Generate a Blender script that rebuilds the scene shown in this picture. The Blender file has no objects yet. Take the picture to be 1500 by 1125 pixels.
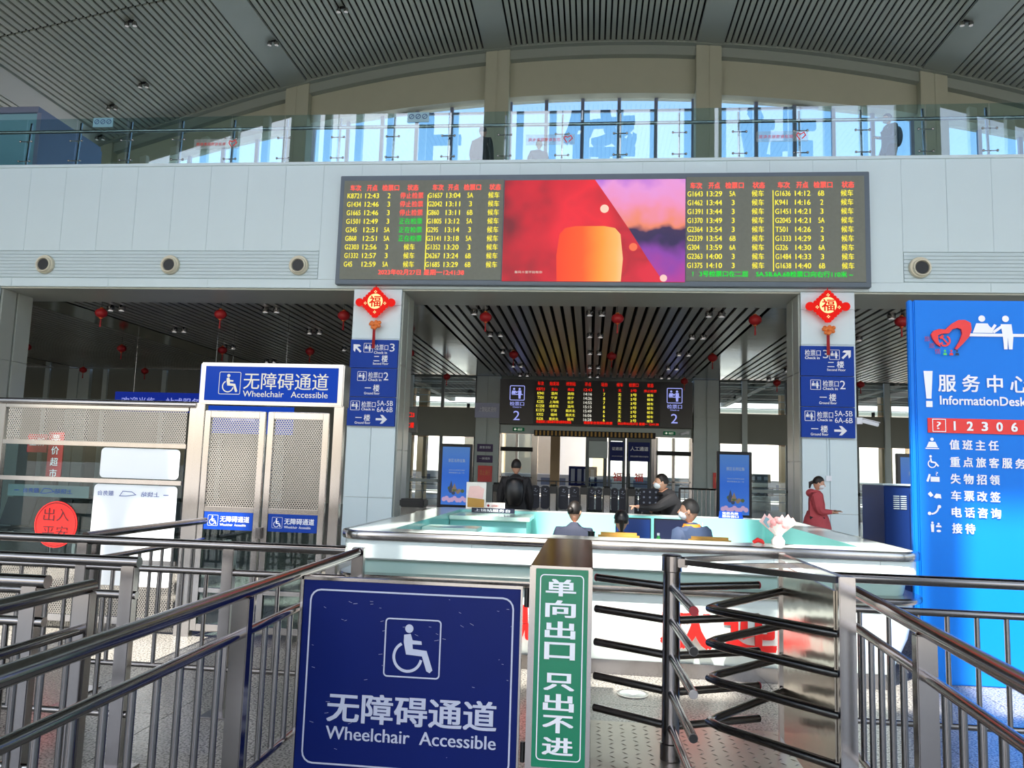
import bpy, bmesh, math, random
from mathutils import Vector, Matrix
random.seed(7)
SC = bpy.context.scene
COL = SC.collection
R_ = math.radians
# ------------------------------------------------------------------ camera
cam_d = bpy.data.cameras.new('camera'); cam = bpy.data.objects.new('camera', cam_d); COL.objects.link(cam)
cam_d.sensor_width = 36; cam_d.lens = 27.12; cam_d.clip_start = .05; cam_d.clip_end = 600
rot = Matrix(((0.99444856, -0.0194869, 0.10340369), (0.10061503, -0.11155145, -0.98865206), (0.03080059, 0.99356758, -0.1089715)))
cam.matrix_world = Matrix.Translation((0, 0, 1.6)) @ rot.to_4x4()
SC.camera = cam
# ------------------------------------------------------------------ world, sun, exposure
w = bpy.data.worlds.new('sky'); SC.world = w; w.use_nodes = True
nt = w.node_tree; bg = nt.nodes['Background']; sky = nt.nodes.new('ShaderNodeTexSky')
sky.sky_type = 'NISHITA'; sky.sun_disc = False; sky.sun_elevation = R_(53); sky.sun_rotation = R_(192)
sky.air_density = 1.0; sky.dust_density = 2.8; sky.ozone_density = 1.0; sky.altitude = 0
nt.links.new(sky.outputs[0], bg.inputs[0]); bg.inputs[1].default_value = 0.2
sun_d = bpy.data.lights.new('sun', 'SUN'); sun = bpy.data.objects.new('sun', sun_d); COL.objects.link(sun)
sun_d.energy = 5.0; sun_d.angle = R_(0.8); sun_d.color = (1, .95, .88)
_el, _az = R_(53), R_(12)
sd = Vector((math.sin(_az)*math.cos(_el), math.cos(_az)*math.cos(_el), -math.sin(_el)))
sun.rotation_euler = sd.to_track_quat('-Z', 'Y').to_euler(); sun.location = (-4, -20, 30)
SC.view_settings.view_transform = 'Standard'; SC.view_settings.look = 'None'
SC.view_settings.gamma = 1; SC.view_settings.use_curve_mapping = False
SC.view_settings.exposure = 1.4
SC.cycles.max_bounces = 8; SC.cycles.transparent_max_bounces = 16; SC.cycles.diffuse_bounces = 4
SC.cycles.sample_clamp_indirect = 6; SC.cycles.caustics_reflective = False; SC.cycles.caustics_refractive = False

# ------------------------------------------------------------------ materials
def hexc(h):
    h = h.lstrip('#'); r = [int(h[i:i+2], 16)/255 for i in (0, 2, 4)]
    return tuple(c/12.92 if c <= .04045 else ((c+.055)/1.055)**2.4 for c in r) + (1,)
def mat(name, col, rough=.5, metal=0, var=.06, scale=6, bump=0, emit=0, spec=.5, stretch=None):
    m = bpy.data.materials.new(name); m.use_nodes = True; t = m.node_tree; b = t.nodes['Principled BSDF']
    c = hexc(col) if isinstance(col, str) else col
    b.inputs['Roughness'].default_value = rough; b.inputs['Metallic'].default_value = metal
    b.inputs['Specular IOR Level'].default_value = spec
    if emit:
        b.inputs['Specular IOR Level'].default_value = .12; b.inputs['Base Color'].default_value = (0, 0, 0, 1); b.inputs['Emission Color'].default_value = c
        b.inputs['Emission Strength'].default_value = emit*.39; return m
    tc = t.nodes.new('ShaderNodeTexCoord'); mp = t.nodes.new('ShaderNodeMapping'); t.links.new(tc.outputs['Object'], mp.inputs[0])
    if stretch: mp.inputs['Scale'].default_value = stretch
    n = t.nodes.new('ShaderNodeTexNoise'); n.inputs['Scale'].default_value = scale; n.inputs['Detail'].default_value = 3
    t.links.new(mp.outputs[0], n.inputs['Vector'])
    mx = t.nodes.new('ShaderNodeMixRGB'); mx.inputs[1].default_value = tuple(v*(1-var) for v in c[:3])+(1,); mx.inputs[2].default_value = tuple(min(1, v*(1+var)) for v in c[:3])+(1,)
    t.links.new(n.outputs['Fac'], mx.inputs[0]); t.links.new(mx.outputs[0], b.inputs['Base Color'])
    if bump:
        bp = t.nodes.new('ShaderNodeBump'); bp.inputs['Strength'].default_value = bump; bp.inputs['Distance'].default_value = .01
        t.links.new(n.outputs['Fac'], bp.inputs['Height']); t.links.new(bp.outputs[0], b.inputs['Normal'])
    return m
def math_node(t, op, a, b=None):
    n = t.nodes.new('ShaderNodeMath'); n.operation = op
    for i, v in enumerate((a, b)):
        if v is None: continue
        if isinstance(v, (int, float)): n.inputs[i].default_value = v
        else: t.links.new(v, n.inputs[i])
    return n.outputs[0]
def glass(name, tint='#eef8f6', refl=.0, through=1.0, ior=1.5):
    m = bpy.data.materials.new(name); m.use_nodes = True; t = m.node_tree
    for n in list(t.nodes): t.nodes.remove(n)
    o = t.nodes.new('ShaderNodeOutputMaterial'); mx = t.nodes.new('ShaderNodeMixShader'); tr = t.nodes.new('ShaderNodeBsdfTransparent'); g = t.nodes.new('ShaderNodeBsdfGlossy')
    g.inputs['Roughness'].default_value = .0; tr.inputs[0].default_value = hexc(tint); fr = t.nodes.new('ShaderNodeFresnel'); ge = t.nodes.new('ShaderNodeNewGeometry')
    t.links.new(math_node(t, 'SUBTRACT', ior, math_node(t, 'MULTIPLY', ge.outputs['Backfacing'], ior-1/ior)), fr.inputs[0])
    f = math_node(t, 'ADD', fr.outputs[0], refl)
    t.links.new(f, mx.inputs[0]); t.links.new(tr.outputs[0], mx.inputs[1]); t.links.new(g.outputs[0], mx.inputs[2])
    if through < 1:      # frosted share
        d = t.nodes.new('ShaderNodeBsdfDiffuse'); d.inputs[0].default_value = hexc(tint); m2 = t.nodes.new('ShaderNodeMixShader'); m2.inputs[0].default_value = 1-through
        t.links.new(mx.outputs[0], m2.inputs[1]); t.links.new(d.outputs[0], m2.inputs[2]); t.links.new(m2.outputs[0], o.inputs[0])
    else: t.links.new(mx.outputs[0], o.inputs[0])
    return m
def perforated(name, pitch=.0235, r=.32):
    m = mat(name, '#aba59d', .35, .85, .08, 3); t = m.node_tree; b = t.nodes['Principled BSDF']; o = t.nodes['Material Output']
    tc = t.nodes.new('ShaderNodeTexCoord'); sp = t.nodes.new('ShaderNodeSeparateXYZ'); t.links.new(tc.outputs['Object'], sp.inputs[0])
    ds = []
    for off in (0, .5):
        x = math_node(t, 'SUBTRACT', math_node(t, 'FRACT', math_node(t, 'ADD', math_node(t, 'DIVIDE', sp.outputs['X'], pitch), 100+off)), .5)
        z = math_node(t, 'MULTIPLY', math_node(t, 'SUBTRACT', math_node(t, 'FRACT', math_node(t, 'ADD', math_node(t, 'DIVIDE', sp.outputs['Z'], pitch*1.5), 100+off)), .5), 1.5)
        ds.append(math_node(t, 'ADD', math_node(t, 'MULTIPLY', x, x), math_node(t, 'MULTIPLY', z, z)))
    hole = math_node(t, 'LESS_THAN', math_node(t, 'MINIMUM', *ds), r*r)
    tr = t.nodes.new('ShaderNodeBsdfTransparent'); mx = t.nodes.new('ShaderNodeMixShader'); t.links.new(hole, mx.inputs[0])
    t.links.new(b.outputs[0], mx.inputs[1]); t.links.new(tr.outputs[0], mx.inputs[2]); t.links.new(mx.outputs[0], o.inputs[0]); return m
def granite(name, c1, c2, rough=.25):
    m = mat(name, c1, rough, 0, .1, 90); t = m.node_tree; b = t.nodes['Principled BSDF']
    tc = t.nodes.new('ShaderNodeTexCoord'); v = t.nodes.new('ShaderNodeTexNoise'); v.inputs['Scale'].default_value = 70; v.inputs['Detail'].default_value = 6
    t.links.new(tc.outputs['Object'], v.inputs['Vector']); cr = t.nodes.new('ShaderNodeValToRGB')
    cr.color_ramp.elements[0].position = .38; cr.color_ramp.elements[0].color = hexc(c2); cr.color_ramp.elements[1].position = .55; cr.color_ramp.elements[1].color = hexc(c1)
    t.links.new(v.outputs['Fac'], cr.inputs[0]); t.links.new(cr.outputs[0], b.inputs['Base Color']); return m
def gradient(name, stops, axis='X', a=0, b_=1, emit=1.0, noise=0.0, nscale=3):
    m = bpy.data.materials.new(name); m.use_nodes = True; t = m.node_tree; b = t.nodes['Principled BSDF']; b.inputs['Base Color'].default_value = (0, 0, 0, 1)
    tc = t.nodes.new('ShaderNodeTexCoord'); sp = t.nodes.new('ShaderNodeSeparateXYZ'); t.links.new(tc.outputs['Object'], sp.inputs[0])
    f = math_node(t, 'DIVIDE', math_node(t, 'SUBTRACT', sp.outputs[axis], a), b_-a)
    if noise:
        n = t.nodes.new('ShaderNodeTexNoise'); n.inputs['Scale'].default_value = nscale; t.links.new(tc.outputs['Object'], n.inputs['Vector'])
        f = math_node(t, 'ADD', f, math_node(t, 'MULTIPLY', math_node(t, 'SUBTRACT', n.outputs['Fac'], .5), noise))
    cr = t.nodes.new('ShaderNodeValToRGB'); t.links.new(f, cr.inputs[0]); el = cr.color_ramp.elements
    while len(el) < len(stops): el.new(.5)
    for e, (p, c) in zip(el, stops): e.position = p; e.color = hexc(c)
    t.links.new(cr.outputs[0], b.inputs['Emission Color']); b.inputs['Emission Strength'].default_value = emit*.39; return m
M = {}
M['steel'] = mat('brushed_steel', '#aca8a6', .17, 1, .10, 9, stretch=(1, 1, .15))
M['steel_dark'] = mat('dull_steel', '#8f8b8a', .17, 1, .12, 9)
M['steel_pol'] = mat('polished_ceiling_steel', '#8d8a84', .13, 1, .05, 2, bump=.25)
M['white_panel'] = mat('white_enamel_panel', '#d0e2e8', .38, 0, .025, 1.2)
M['louver'] = mat('white_louver', '#c6d8de', .4, 0, .03, 2)
M['soffit'] = mat('soffit_grey_metal', '#c0c4ba', .4, .1, .05, 2)
M['slat'] = mat('roof_slat_grey', '#9ea396', .5, 0, .05, 3)
M['beam'] = mat('roof_band_grey', '#9aa198', .5, 0, .04, 2)
M['slat2'] = mat('ceiling_slat_metal', '#b4b2aa', .3, .55, .08, 1.2, stretch=(1, .3, 1))
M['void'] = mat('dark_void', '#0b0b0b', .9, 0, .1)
M['column_grey'] = mat('column_cladding', '#c4cac2', .32, .25, .05, 2)
M['stone_col'] = mat('grey_stone_cladding', '#b4c0c0', .5, 0, .06, 3)
M['beige'] = mat('beige_plaster', '#b6b6a2', .7, 0, .04, 2)
M['darkwall'] = mat('dark_grey_panel', '#777a72', .55, 0, .05, 2)
M['frame'] = mat('window_frame', '#7f86a0', .4, .4, .05, 4)
M['frame_dk'] = mat('dark_door_frame', '#3b4042', .35, .6, .05, 4)
M['granite'] = granite('speckled_granite', '#a5a29a', '#57554f')
M['granite_l'] = granite('pale_granite', '#b9b3a8', '#8e887e', .2)
M['tread'] = mat('tread_plate', '#9b948a', .35, .7, .1, 6)
M['asphalt'] = mat('forecourt_paving', '#9c9a94', .8, 0, .1, 1)
M['glass'] = glass('clear_glass', '#c2d2d2', .0)
M['glass_dk'] = glass('window_glass', '#e8f2f4', .02)
M['glass_rail'] = glass('railing_glass', '#e6f4f6', .045)
M['glass_teal'] = mat('teal_back_painted_glass', '#86cbc8', .12, 0, .03, 1.5)
M['glass_green'] = mat('pale_green_glass', '#bfe0d6', .15, 0, .03, 1.5)
M['glass_white'] = mat('white_back_painted_glass', '#e6f3f0', .12, 0, .02, 1.5)
M['film'] = mat('white_film', '#f0f6fa', .5, 0, .02, 2)
M['perf'] = perforated('perforated_steel')
M['blue'] = mat('board_blue', '#00175e', .45, 0, .08, 5, spec=.2)
M['blue_sign'] = mat('sign_blue', '#043a9c', .55, 0, .03, 5, spec=.25)
M['blue_gate'] = mat('backlit_sign_blue', '#0548c8', emit=.75)
M['blue_info'] = mat('info_board_blue', '#0076e0', .45, 0, .04, 1.5, spec=.3)
M['navy'] = mat('navy', '#060f30', .4, 0, .06, 5)
M['kiosk'] = mat('kiosk_blue_metal', '#123272', .35, .2, .06, 3)
M['white'] = mat('white_lettering', '#e8ecf4', .45, 0, .02, 8)
M['white_dull'] = mat('worn_white_lettering', '#b8bed4', .5, 0, .05, 30)
M['green'] = mat('sign_green', '#067a58', .25, 0, .05, 5)
M['red'] = mat('bright_red', '#e0201c', .35, 0, .05, 5)
M['red_dk'] = mat('deep_red', '#a3161c', .5, 0, .08, 8)
M['red_plastic'] = mat('red_end_cap', '#8e1626', .35, 0, .08, 40)
M['red_emit'] = mat('glowing_red_knot', '#f01a10', emit=.9)
M['gold_emit'] = mat('glowing_gold', '#ffe9a0', emit=1.3)
M['gold'] = mat('gold_thread', '#e0762c', .4, 0, .2, 40)
M['black'] = mat('black_plastic', '#101114', .35, 0, .1, 8)
M['rubber'] = mat('dark_rubber', '#1a1a1a', .7, 0, .1, 8)
M['led_panel'] = mat('led_mesh_grey', '#767a70', .6, 0, .10, 14)
M['led_black'] = mat('led_black', '#171008', .5, 0, .1, 20)
M['led_frame'] = mat('led_frame_grey', '#5b6670', .45, .4, .05, 4)
M['led_y'] = mat('led_yellow', '#fff04a', emit=1.15)
M['led_r'] = mat('led_red', '#ff5a50', emit=1.5)
M['led_r2'] = mat('led_deep_red', '#ff2010', emit=1.1)
M['led_g'] = mat('led_green', '#22f048', emit=1.0)
M['led_w'] = mat('led_white', '#f4f0e0', emit=.9)
M['led_v'] = mat('led_lavender', '#a8b0ff', emit=.9)
M['cream'] = mat('cream_enamel', '#d9d4bf', .4, 0, .03, 5)
M['tan'] = mat('tan_leather', '#b58a3c', .5, 0, .08, 12)
M['skin'] = mat('skin', '#c99a80', .55, 0, .06, 20)
M['hair'] = mat('black_hair', '#17120f', .5, 0, .2, 60)
M['hair_grey'] = mat('greying_hair', '#3a3836', .5, 0, .45, 90)
M['coat_black'] = mat('black_jacket', '#141418', .75, 0, .2, 20)
M['coat_navy'] = mat('navy_uniform', '#232a3e', .75, 0, .12, 20)
M['coat_blue'] = mat('slate_blue_coat', '#3b4a66', .7, 0, .15, 14)
M['coat_red'] = mat('dusty_red_hooded_coat', '#b04850', .8, 0, .1, 14)
M['coat_dk'] = mat('dark_teal_jacket', '#2c4254', .8, 0, .1, 14)
M['trousers'] = mat('dark_trousers', '#1c1e26', .8, 0, .1, 14)
M['shoes'] = mat('black_shoes', '#0e0e0e', .5, 0, .1, 14)
M['mask'] = mat('white_face_mask', '#dfe6ec', .7, 0, .02, 14)
M['orange'] = mat('orange_lining', '#e08a2a', .7, 0, .1, 14)
M['pink'] = mat('pink_paper', '#f0c8c4', .7, 0, .08, 12)
M['paper'] = mat('white_paper', '#ece8e2', .6, 0, .03, 12)
M['leaf'] = mat('green_plastic', '#3fc04a', .3, 0, .1, 12)
M['purple'] = mat('purple_sign', '#3b2458', .5, 0, .1, 12)
M['concrete'] = mat('pale_platform_concrete', '#cdc8be', .75, 0, .05, 1)
M['cream_wall'] = mat('cream_platform_column', '#d8b98f', .7, 0, .05, 1)
M['train'] = mat('white_train_paint', '#e6e2e2', .35, 0, .02, 1)
M['exit'] = mat('exit_sign_green', '#18724a', emit=.35)
M['lamp'] = mat('lamp_lens', '#ffffff', emit=.35)
M['sky_panel'] = mat('pale_blue_glass_wall', '#7fa9b8', .2, 0, .03, 1)

# ------------------------------------------------------------------ mesh builder
ORG = {}
_tc = {}
def glyphs(s, bold=0):
    k = (s, bold)
    if k not in _tc:
        c = bpy.data.curves.new('t', 'FONT'); c.body = s; c.resolution_u = 3
        o = bpy.data.objects.new('t', c); COL.objects.link(o); bpy.context.view_layer.update(); m = o.to_mesh()
        v = [(p.co.x, p.co.y, 0) for p in m.vertices]; f = [tuple(p.vertices) for p in m.polygons]
        o.to_mesh_clear(); bpy.data.objects.remove(o); bpy.data.curves.remove(c)
        if bold:
            n = len(v); vv = []; ff = []
            for q, (a, b) in enumerate(((-1, -.7), (1, -.7), (-1, .7), (1, .7)) if bold > .025 else ((-1, 0), (1, 0))):
                vv += [(x+a*bold*.62, y+b*bold*.62, q) for x, y, _ in v]; ff += [tuple(i+n*q for i in p) for p in f]
            v, f = vv, ff
        xs = [p[0] for p in v] or [0, 1]; ys = [p[1] for p in v] or [0, 1]
        _tc[k] = (v, f, min(xs), max(xs), min(ys), max(ys))
    return _tc[k]
class MB:
    def __init__(s): s.v = []; s.f = []; s.m = []; s.k = 0
    def add(s, v, f, mi=0):
        o = len(s.v); s.v += [tuple(p) for p in v]; s.f += [tuple(i+o for i in q) for q in f]; s.m += [mi]*len(f); return s
    def box(s, x0, x1, y0, y1, z0, z1, mi=0):
        x0, x1 = sorted((x0, x1)); y0, y1 = sorted((y0, y1)); z0, z1 = sorted((z0, z1))
        return s.add([(x0, y0, z0), (x1, y0, z0), (x1, y1, z0), (x0, y1, z0), (x0, y0, z1), (x1, y0, z1), (x1, y1, z1), (x0, y1, z1)],
              [(0, 3, 2, 1), (4, 5, 6, 7), (0, 1, 5, 4), (1, 2, 6, 5), (2, 3, 7, 6), (3, 0, 4, 7)], mi)
    def bar(s, p0, p1, wd, ht, mi=0):     # rectangular bar between two points
        p0, p1 = Vector(p0), Vector(p1); d = (p1-p0).normalized(); up = Vector((0, 0, 1)) if abs(d.z) < .95 else Vector((0, 1, 0))
        a = d.cross(up).normalized()*wd/2; b = a.cross(d).normalized()*ht/2; v = []
        for p in (p0, p1): v += [p-a-b, p+a-b, p+a+b, p-a+b]
        return s.add(v, [(3, 2, 1, 0), (4, 5, 6, 7), (0, 1, 5, 4), (1, 2, 6, 5), (2, 3, 7, 6), (3, 0, 4, 7)], mi)
    def tube(s, pts, r, n=10, mi=0, caps=True):
        pts = [Vector(p) for p in pts]; rs = r if isinstance(r, (list, tuple)) else [r]*len(pts); rings = []; N = len(pts); o = len(s.v); prev = None; v = []
        for i, p in enumerate(pts):
            d0 = (p-pts[i-1]).normalized() if i else None; d1 = (pts[i+1]-p).normalized() if i < N-1 else None
            d = ((d0 or d1)+(d1 or d0)).normalized(); k = 1/max(.35, d.dot(d0 or d1))
            if prev is None:
                up = Vector((0, 0, 1)) if abs(d.z) < .9 else Vector((1, 0, 0)); a = d.cross(up).normalized()
            else: a = (prev-d*prev.dot(d)).normalized()
            prev = a; b = d.cross(a)
            bend = (d1-d0) if (d0 and d1) else None
            if bend and bend.length > .05: bn = bend.normalized()
            else: bn = None
            for j in range(n):
                t = 2*math.pi*j/n; off = (a*math.cos(t)+b*math.sin(t))*rs[i]
                if bn: off = off+bn*(off.dot(bn))*(k-1)
                v.append(p+off)
        f = [(i*n+j, i*n+(j+1) % n, (i+1)*n+(j+1) % n, (i+1)*n+j) for i in range(N-1) for j in range(n)]
        if caps: f += [tuple(range(n-1, -1, -1)), tuple(range((N-1)*n, N*n))]
        return s.add(v, f, mi)
    def lathe(s, c, prof, n=16, mi=0, axis='Z'):
        v = []; 
        for r, h in prof:
            for j in range(n):
                t = 2*math.pi*j/n; a, b = r*math.cos(t), r*math.sin(t)
                v.append((c[0]+a, c[1]+b, c[2]+h) if axis == 'Z' else (c[0]+a, c[1]+h, c[2]+b))
        N = len(prof); f = [(i*n+j, i*n+(j+1) % n, (i+1)*n+(j+1) % n, (i+1)*n+j) for i in range(N-1) for j in range(n)]
        if axis != 'Z': f = [q[::-1] for q in f]
        f += [tuple(range(n))[::-1], tuple(range((N-1)*n, N*n))] if axis == 'Z' else [tuple(range(n)), tuple(range((N-1)*n, N*n))[::-1]]
        return s.add(v, f, mi)
    def ball(s, c, r, n=12, m=8, sc=(1, 1, 1), mi=0, fn=None):
        prof = [(math.sin(math.pi*i/m), -math.cos(math.pi*i/m)) for i in range(m+1)]; prof[0] = (.01, -1); prof[-1] = (.01, 1)
        v = []
        for a, h in prof:
            for j in range(n):
                t = 2*math.pi*j/n; p = Vector((a*math.cos(t), a*math.sin(t), h))
                if fn: p = fn(p)
                v.append((c[0]+p.x*r*sc[0], c[1]+p.y*r*sc[1], c[2]+p.z*r*sc[2]))
        f = [(i*n+j, i*n+(j+1) % n, (i+1)*n+(j+1) % n, (i+1)*n+j) for i in range(m) for j in range(n)] + [tuple(range(n))[::-1], tuple(range(m*n, (m+1)*n))]
        return s.add(v, f, mi)
    def prism(s, pts, y0, y1, mi=0):      # polygon in XZ extruded over Y
        a = sum(pts[i][0]*pts[(i+1) % len(pts)][1]-pts[(i+1) % len(pts)][0]*pts[i][1] for i in range(len(pts)))
        if a < 0: pts = pts[::-1]
        n = len(pts); v = [(x, y0, z) for x, z in pts]+[(x, y1, z) for x, z in pts]
        return s.add(v, [tuple(range(n)), tuple(range(2*n-1, n-1, -1))]+[(i, n+i, n+(i+1) % n, (i+1) % n) for i in range(n)], mi)
    def flat(s, pts, y, mi=0):
        a = sum(pts[i][0]*pts[(i+1) % len(pts)][1]-pts[(i+1) % len(pts)][0]*pts[i][1] for i in range(len(pts)))
        if a < 0: pts = pts[::-1]
        s.k += 1; y -= .0002*s.k
        return s.add([(x, y, z) for x, z in pts], [tuple(range(len(pts)))], mi)
    def disc(s, x, z, r, y, n=20, mi=0, rz=None): return s.flat([(x+r*math.cos(2*math.pi*i/n), z+(rz or r)*math.sin(2*math.pi*i/n)) for i in range(n)], y, mi)
    def stroke(s, pts, wd, y, closed=False, mi=0):
        P = [Vector(p) for p in pts]; n = len(P); L = []; Rr = []
        for i in range(n):
            a = P[i-1] if (i or closed) else P[i]; b = P[(i+1) % n] if (i < n-1 or closed) else P[i]
            d0 = (P[i]-a); d1 = (b-P[i]); d0 = d0.normalized() if d0.length else d1.normalized(); d1 = d1.normalized() if d1.length else d0
            d = (d0+d1).normalized() if (d0+d1).length > .01 else d0; nn = Vector((-d.y, d.x)); k = wd/2/max(.4, nn.dot(Vector((-d0.y, d0.x))))
            L.append(P[i]+nn*k); Rr.append(P[i]-nn*k)
        s.k += 1; y -= .0002*s.k
        v = [(p.x, y, p.y) for p in L]+[(p.x, y, p.y) for p in Rr]
        return s.add(v, [(i, n+i, n+(i+1) % n, (i+1) % n) for i in range(n if closed else n-1)], mi)
    def rrect(s, x0, x1, z0, z1, r, wd, y, mi=0): return s.stroke(rr(x0, x1, z0, z1, r), wd, y, True, mi)
    def text(s, t, x, z, y, w=None, h=None, bold=0, mi=0, mirror=False, back=False, depth=0):
        v, f, x0, x1, y0, y1 = glyphs(t, bold)
        if t in '1': w = None
        sx = w/(x1-x0) if w else None; sz = h/(y1-y0) if h else None; sx = sx or sz; sz = sz or sx
        def X(a): return x+(a-x0)*sx if not mirror else x+(x1-a)*sx
        s.k += 1
        vv = [(X(a), y-.0002*s.k-.00045*q, z+(b-y0)*sz) for a, b, q in v]; ff = [q[::-1] for q in f] if mirror != back else f
        if depth:
            n = len(vv); cnt = {}
            for q in ff:
                for i in range(len(q)): cnt[(q[i], q[(i+1) % len(q)])] = 1
            edge = [(a, b) for a, b in cnt if (b, a) not in cnt]
            vv = vv+[(a, b+depth, c) for a, b, c in vv]; ff = list(ff)+[tuple(i+n for i in q[::-1]) for q in ff]+[(b, a, a+n, b+n) for a, b in edge]
        return s.add(vv, ff, mi)
    def build(s, name, m, parent=None, smooth=True, bevel=0, label=None, kind=None):
        me = bpy.data.meshes.new(name); off = ORG.get(parent.name, Vector()) if parent else Vector()
        me.from_pydata([(a-off.x, b-off.y, c-off.z) for a, b, c in s.v], [], s.f)
        for x in (m if isinstance(m, (list, tuple)) else [m]): me.materials.append(M[x] if isinstance(x, str) else x)
        me.polygons.foreach_set('material_index', s.m)
        if bevel:
            bm = bmesh.new(); bm.from_mesh(me); bmesh.ops.remove_doubles(bm, verts=bm.verts, dist=1e-5)
            bmesh.ops.bevel(bm, geom=list(bm.edges), offset=bevel, segments=2, affect='EDGES', clamp_overlap=True); bm.to_mesh(me); bm.free()
        if smooth:
            me.polygons.foreach_set('use_smooth', [True]*len(me.polygons)); me.set_sharp_from_angle(angle=R_(38))
        me.update(); o = bpy.data.objects.new(name, me); COL.objects.link(o)
        if parent: o.parent = parent; ORG[o.name] = off
        if label: o['label'] = label
        if kind: o['kind'] = kind
        return o
def rr(x0, x1, z0, z1, r, n=4):
    p = []
    for cx, cz, a in ((x1-r, z0+r, -90), (x1-r, z1-r, 0), (x0+r, z1-r, 90), (x0+r, z0+r, 180)):
        p += [(cx+r*math.cos(R_(a+90*i/n)), cz+r*math.sin(R_(a+90*i/n))) for i in range(n+1)]
    return p
def arc(cx, cz, r, a0, a1, n=12): return [(cx+r*math.cos(R_(a0+(a1-a0)*i/n)), cz+r*math.sin(R_(a0+(a1-a0)*i/n))) for i in range(n+1)]
def thing(name, label, cat, loc=(0, 0, 0), group=None):
    o = bpy.data.objects.new(name, None); COL.objects.link(o); o.location = loc; ORG[o.name] = Vector(loc); o.empty_display_size = .1
    o['label'] = label; o['category'] = cat
    if group: o['group'] = group
    return o
def tag(o, label, cat=None, group=None, kind=None):
    o['label'] = label
    if cat: o['category'] = cat
    if group: o['group'] = group
    if kind: o['kind'] = kind
    return o
def struct(name, mb, m, label, **k): return tag(mb.build(name, m, **k), label, kind='structure')
def share(name, src, parent, loc, rz=0, scale=None):   # another piece with the same mesh
    o = bpy.data.objects.new(name, src.data); COL.objects.link(o); o.location = loc; o.rotation_euler.z = rz
    if parent: o.parent = parent
    if scale: o.scale = scale
    return o
def copy_tree(o, parent=None):
    c = o.copy(); COL.objects.link(c); c.parent = parent
    for ch in [x for x in KIDS(o)]: copy_tree(ch, c)
    return c
def KIDS(o): return [x for x in bpy.data.objects if x.parent == o]
ORD = ['first', 'second', 'third', 'fourth', 'fifth', 'sixth', 'seventh', 'eighth', 'ninth', 'tenth', 'eleventh', 'twelfth', 'thirteenth', 'fourteenth', 'fifteenth',
       'sixteenth', 'seventeenth', 'eighteenth', 'nineteenth', 'twentieth', 'twenty-first', 'twenty-second', 'twenty-third', 'twenty-fourth', 'twenty-fifth', 'twenty-sixth']

# pictograms (flat print)
def wheelchair(mb, x, z, s, y, mi=0):     # x,z lower-left of the square, s its side
    f = lambda a, b: (x+a*s, z+b*s)
    mb.rrect(x, x+s, z, z+s, s*.06, s*.025, y, mi)
    mb.disc(*f(.43, .84), s*.075, y, mi=mi)
    mb.flat([f(.34, .73), f(.46, .75), f(.50, .64), f(.66, .63), f(.67, .57), f(.50, .57), f(.51, .49), f(.76, .47), f(.88, .14), f(.83, .09), f(.77, .12), f(.68, .37), f(.39, .39), f(.34, .60)], y, mi)
    mb.stroke(arc(x+.42*s, z+.35*s, .25*s, 118, 350, 20), s*.05, y, mi=mi)
def checkin(mb, x, z, s, y, mi=0, border=True):
    f = lambda a, b: (x+a*s, z+b*s)
    if border: mb.rrect(x, x+s, z, z+s, s*.06, s*.05, y, mi)
    mb.disc(*f(.27, .78), s*.075, y, 12, mi); mb.disc(*f(.66, .78), s*.08, y, 12, mi)
    mb.flat([f(.14, .66), f(.38, .66), f(.38, .44), f(.10, .44)], y, mi); mb.stroke([f(.38, .62), f(.46, .52), f(.52, .62)], s*.06, y, mi=mi)
    mb.flat([f(.12, .42), f(.90, .42), f(.90, .37), f(.12, .37)], y, mi)
    mb.flat([f(.56, .68), f(.78, .68), f(.80, .36), f(.75, .36), f(.74, .10), f(.60, .10), f(.58, .36), f(.56, .36)], y, mi)
def arrow(mb, x, z, s, y, deg, mi=0):
    c, d = math.cos(R_(deg)), math.sin(R_(deg)); P = [(-.5, -.09), (.08, -.09), (-.12, -.38), (.1, -.38), (.5, 0), (.1, .38), (-.12, .38), (.08, .09), (-.5, .09)]
    mb.flat([(x+s*(a*c-b*d), z+s*(a*d+b*c)) for a, b in P], y, mi)

# ================================================================== SETTING
# ---- floor
fl = MB().box(-32, 32, -2.3, 30.4, -.3, -.004)
floor = struct('floor', fl, 'granite', 'polished speckled granite floor of the station hall')
tile = MB().box(-.397, .397, -.397, .397, -.006, 0)
first = None
for i in range(12):
    for j in range(9):
        x, y = -4.6+.8*i, 2.0+.8*j
        if first is None: first = tile.build('tile', 'granite', floor); first.location = (x, y, 0)
        else: share('tile', first, floor, (x, y, 0))
struct('ground', MB().box(-120, 120, -160, -2.3, -.35, -.01), 'asphalt', 'paved forecourt outside the hall entrance')
# ---- upper front wall (parapet of the mezzanine)
wf = struct('wall_front', MB().box(-30, 30, 15.03, 15.3, 5.15, 7.77), 'louver', 'white panelled parapet wall over the ground floor openings')
def panel_mesh(w, h, m='white_panel', t=.03): return MB().box(.0018, w-.0018, -t, 0, .0018, h-.0018).build('panel', m, wf, bevel=.0025)
pa = panel_mesh(.82, 1.88); pa.location = (-8.92+.82*-13, 15.03, 5.93); PW = .82
for k in range(-12, 47):
    x = -8.92+PW*k
    if x > 22: break
    if x+PW > -5.6 and x < 5.7: continue
    share('panel', pa, wf, (x, 15.03, 5.93))
pb = panel_mesh(.82, 2.48); pb.location = (-5.64, 15.03, 5.33)
for k in range(1, 14): share('panel', pb, wf, (-5.64+PW*k, 15.03, 5.33))
pc = panel_mesh(2.2, .18); pc.location = (-30, 15.03, 5.15)
for k in range(1, 27): share('panel', pc, wf, (-30+2.2*k, 15.03, 5.15))
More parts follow.
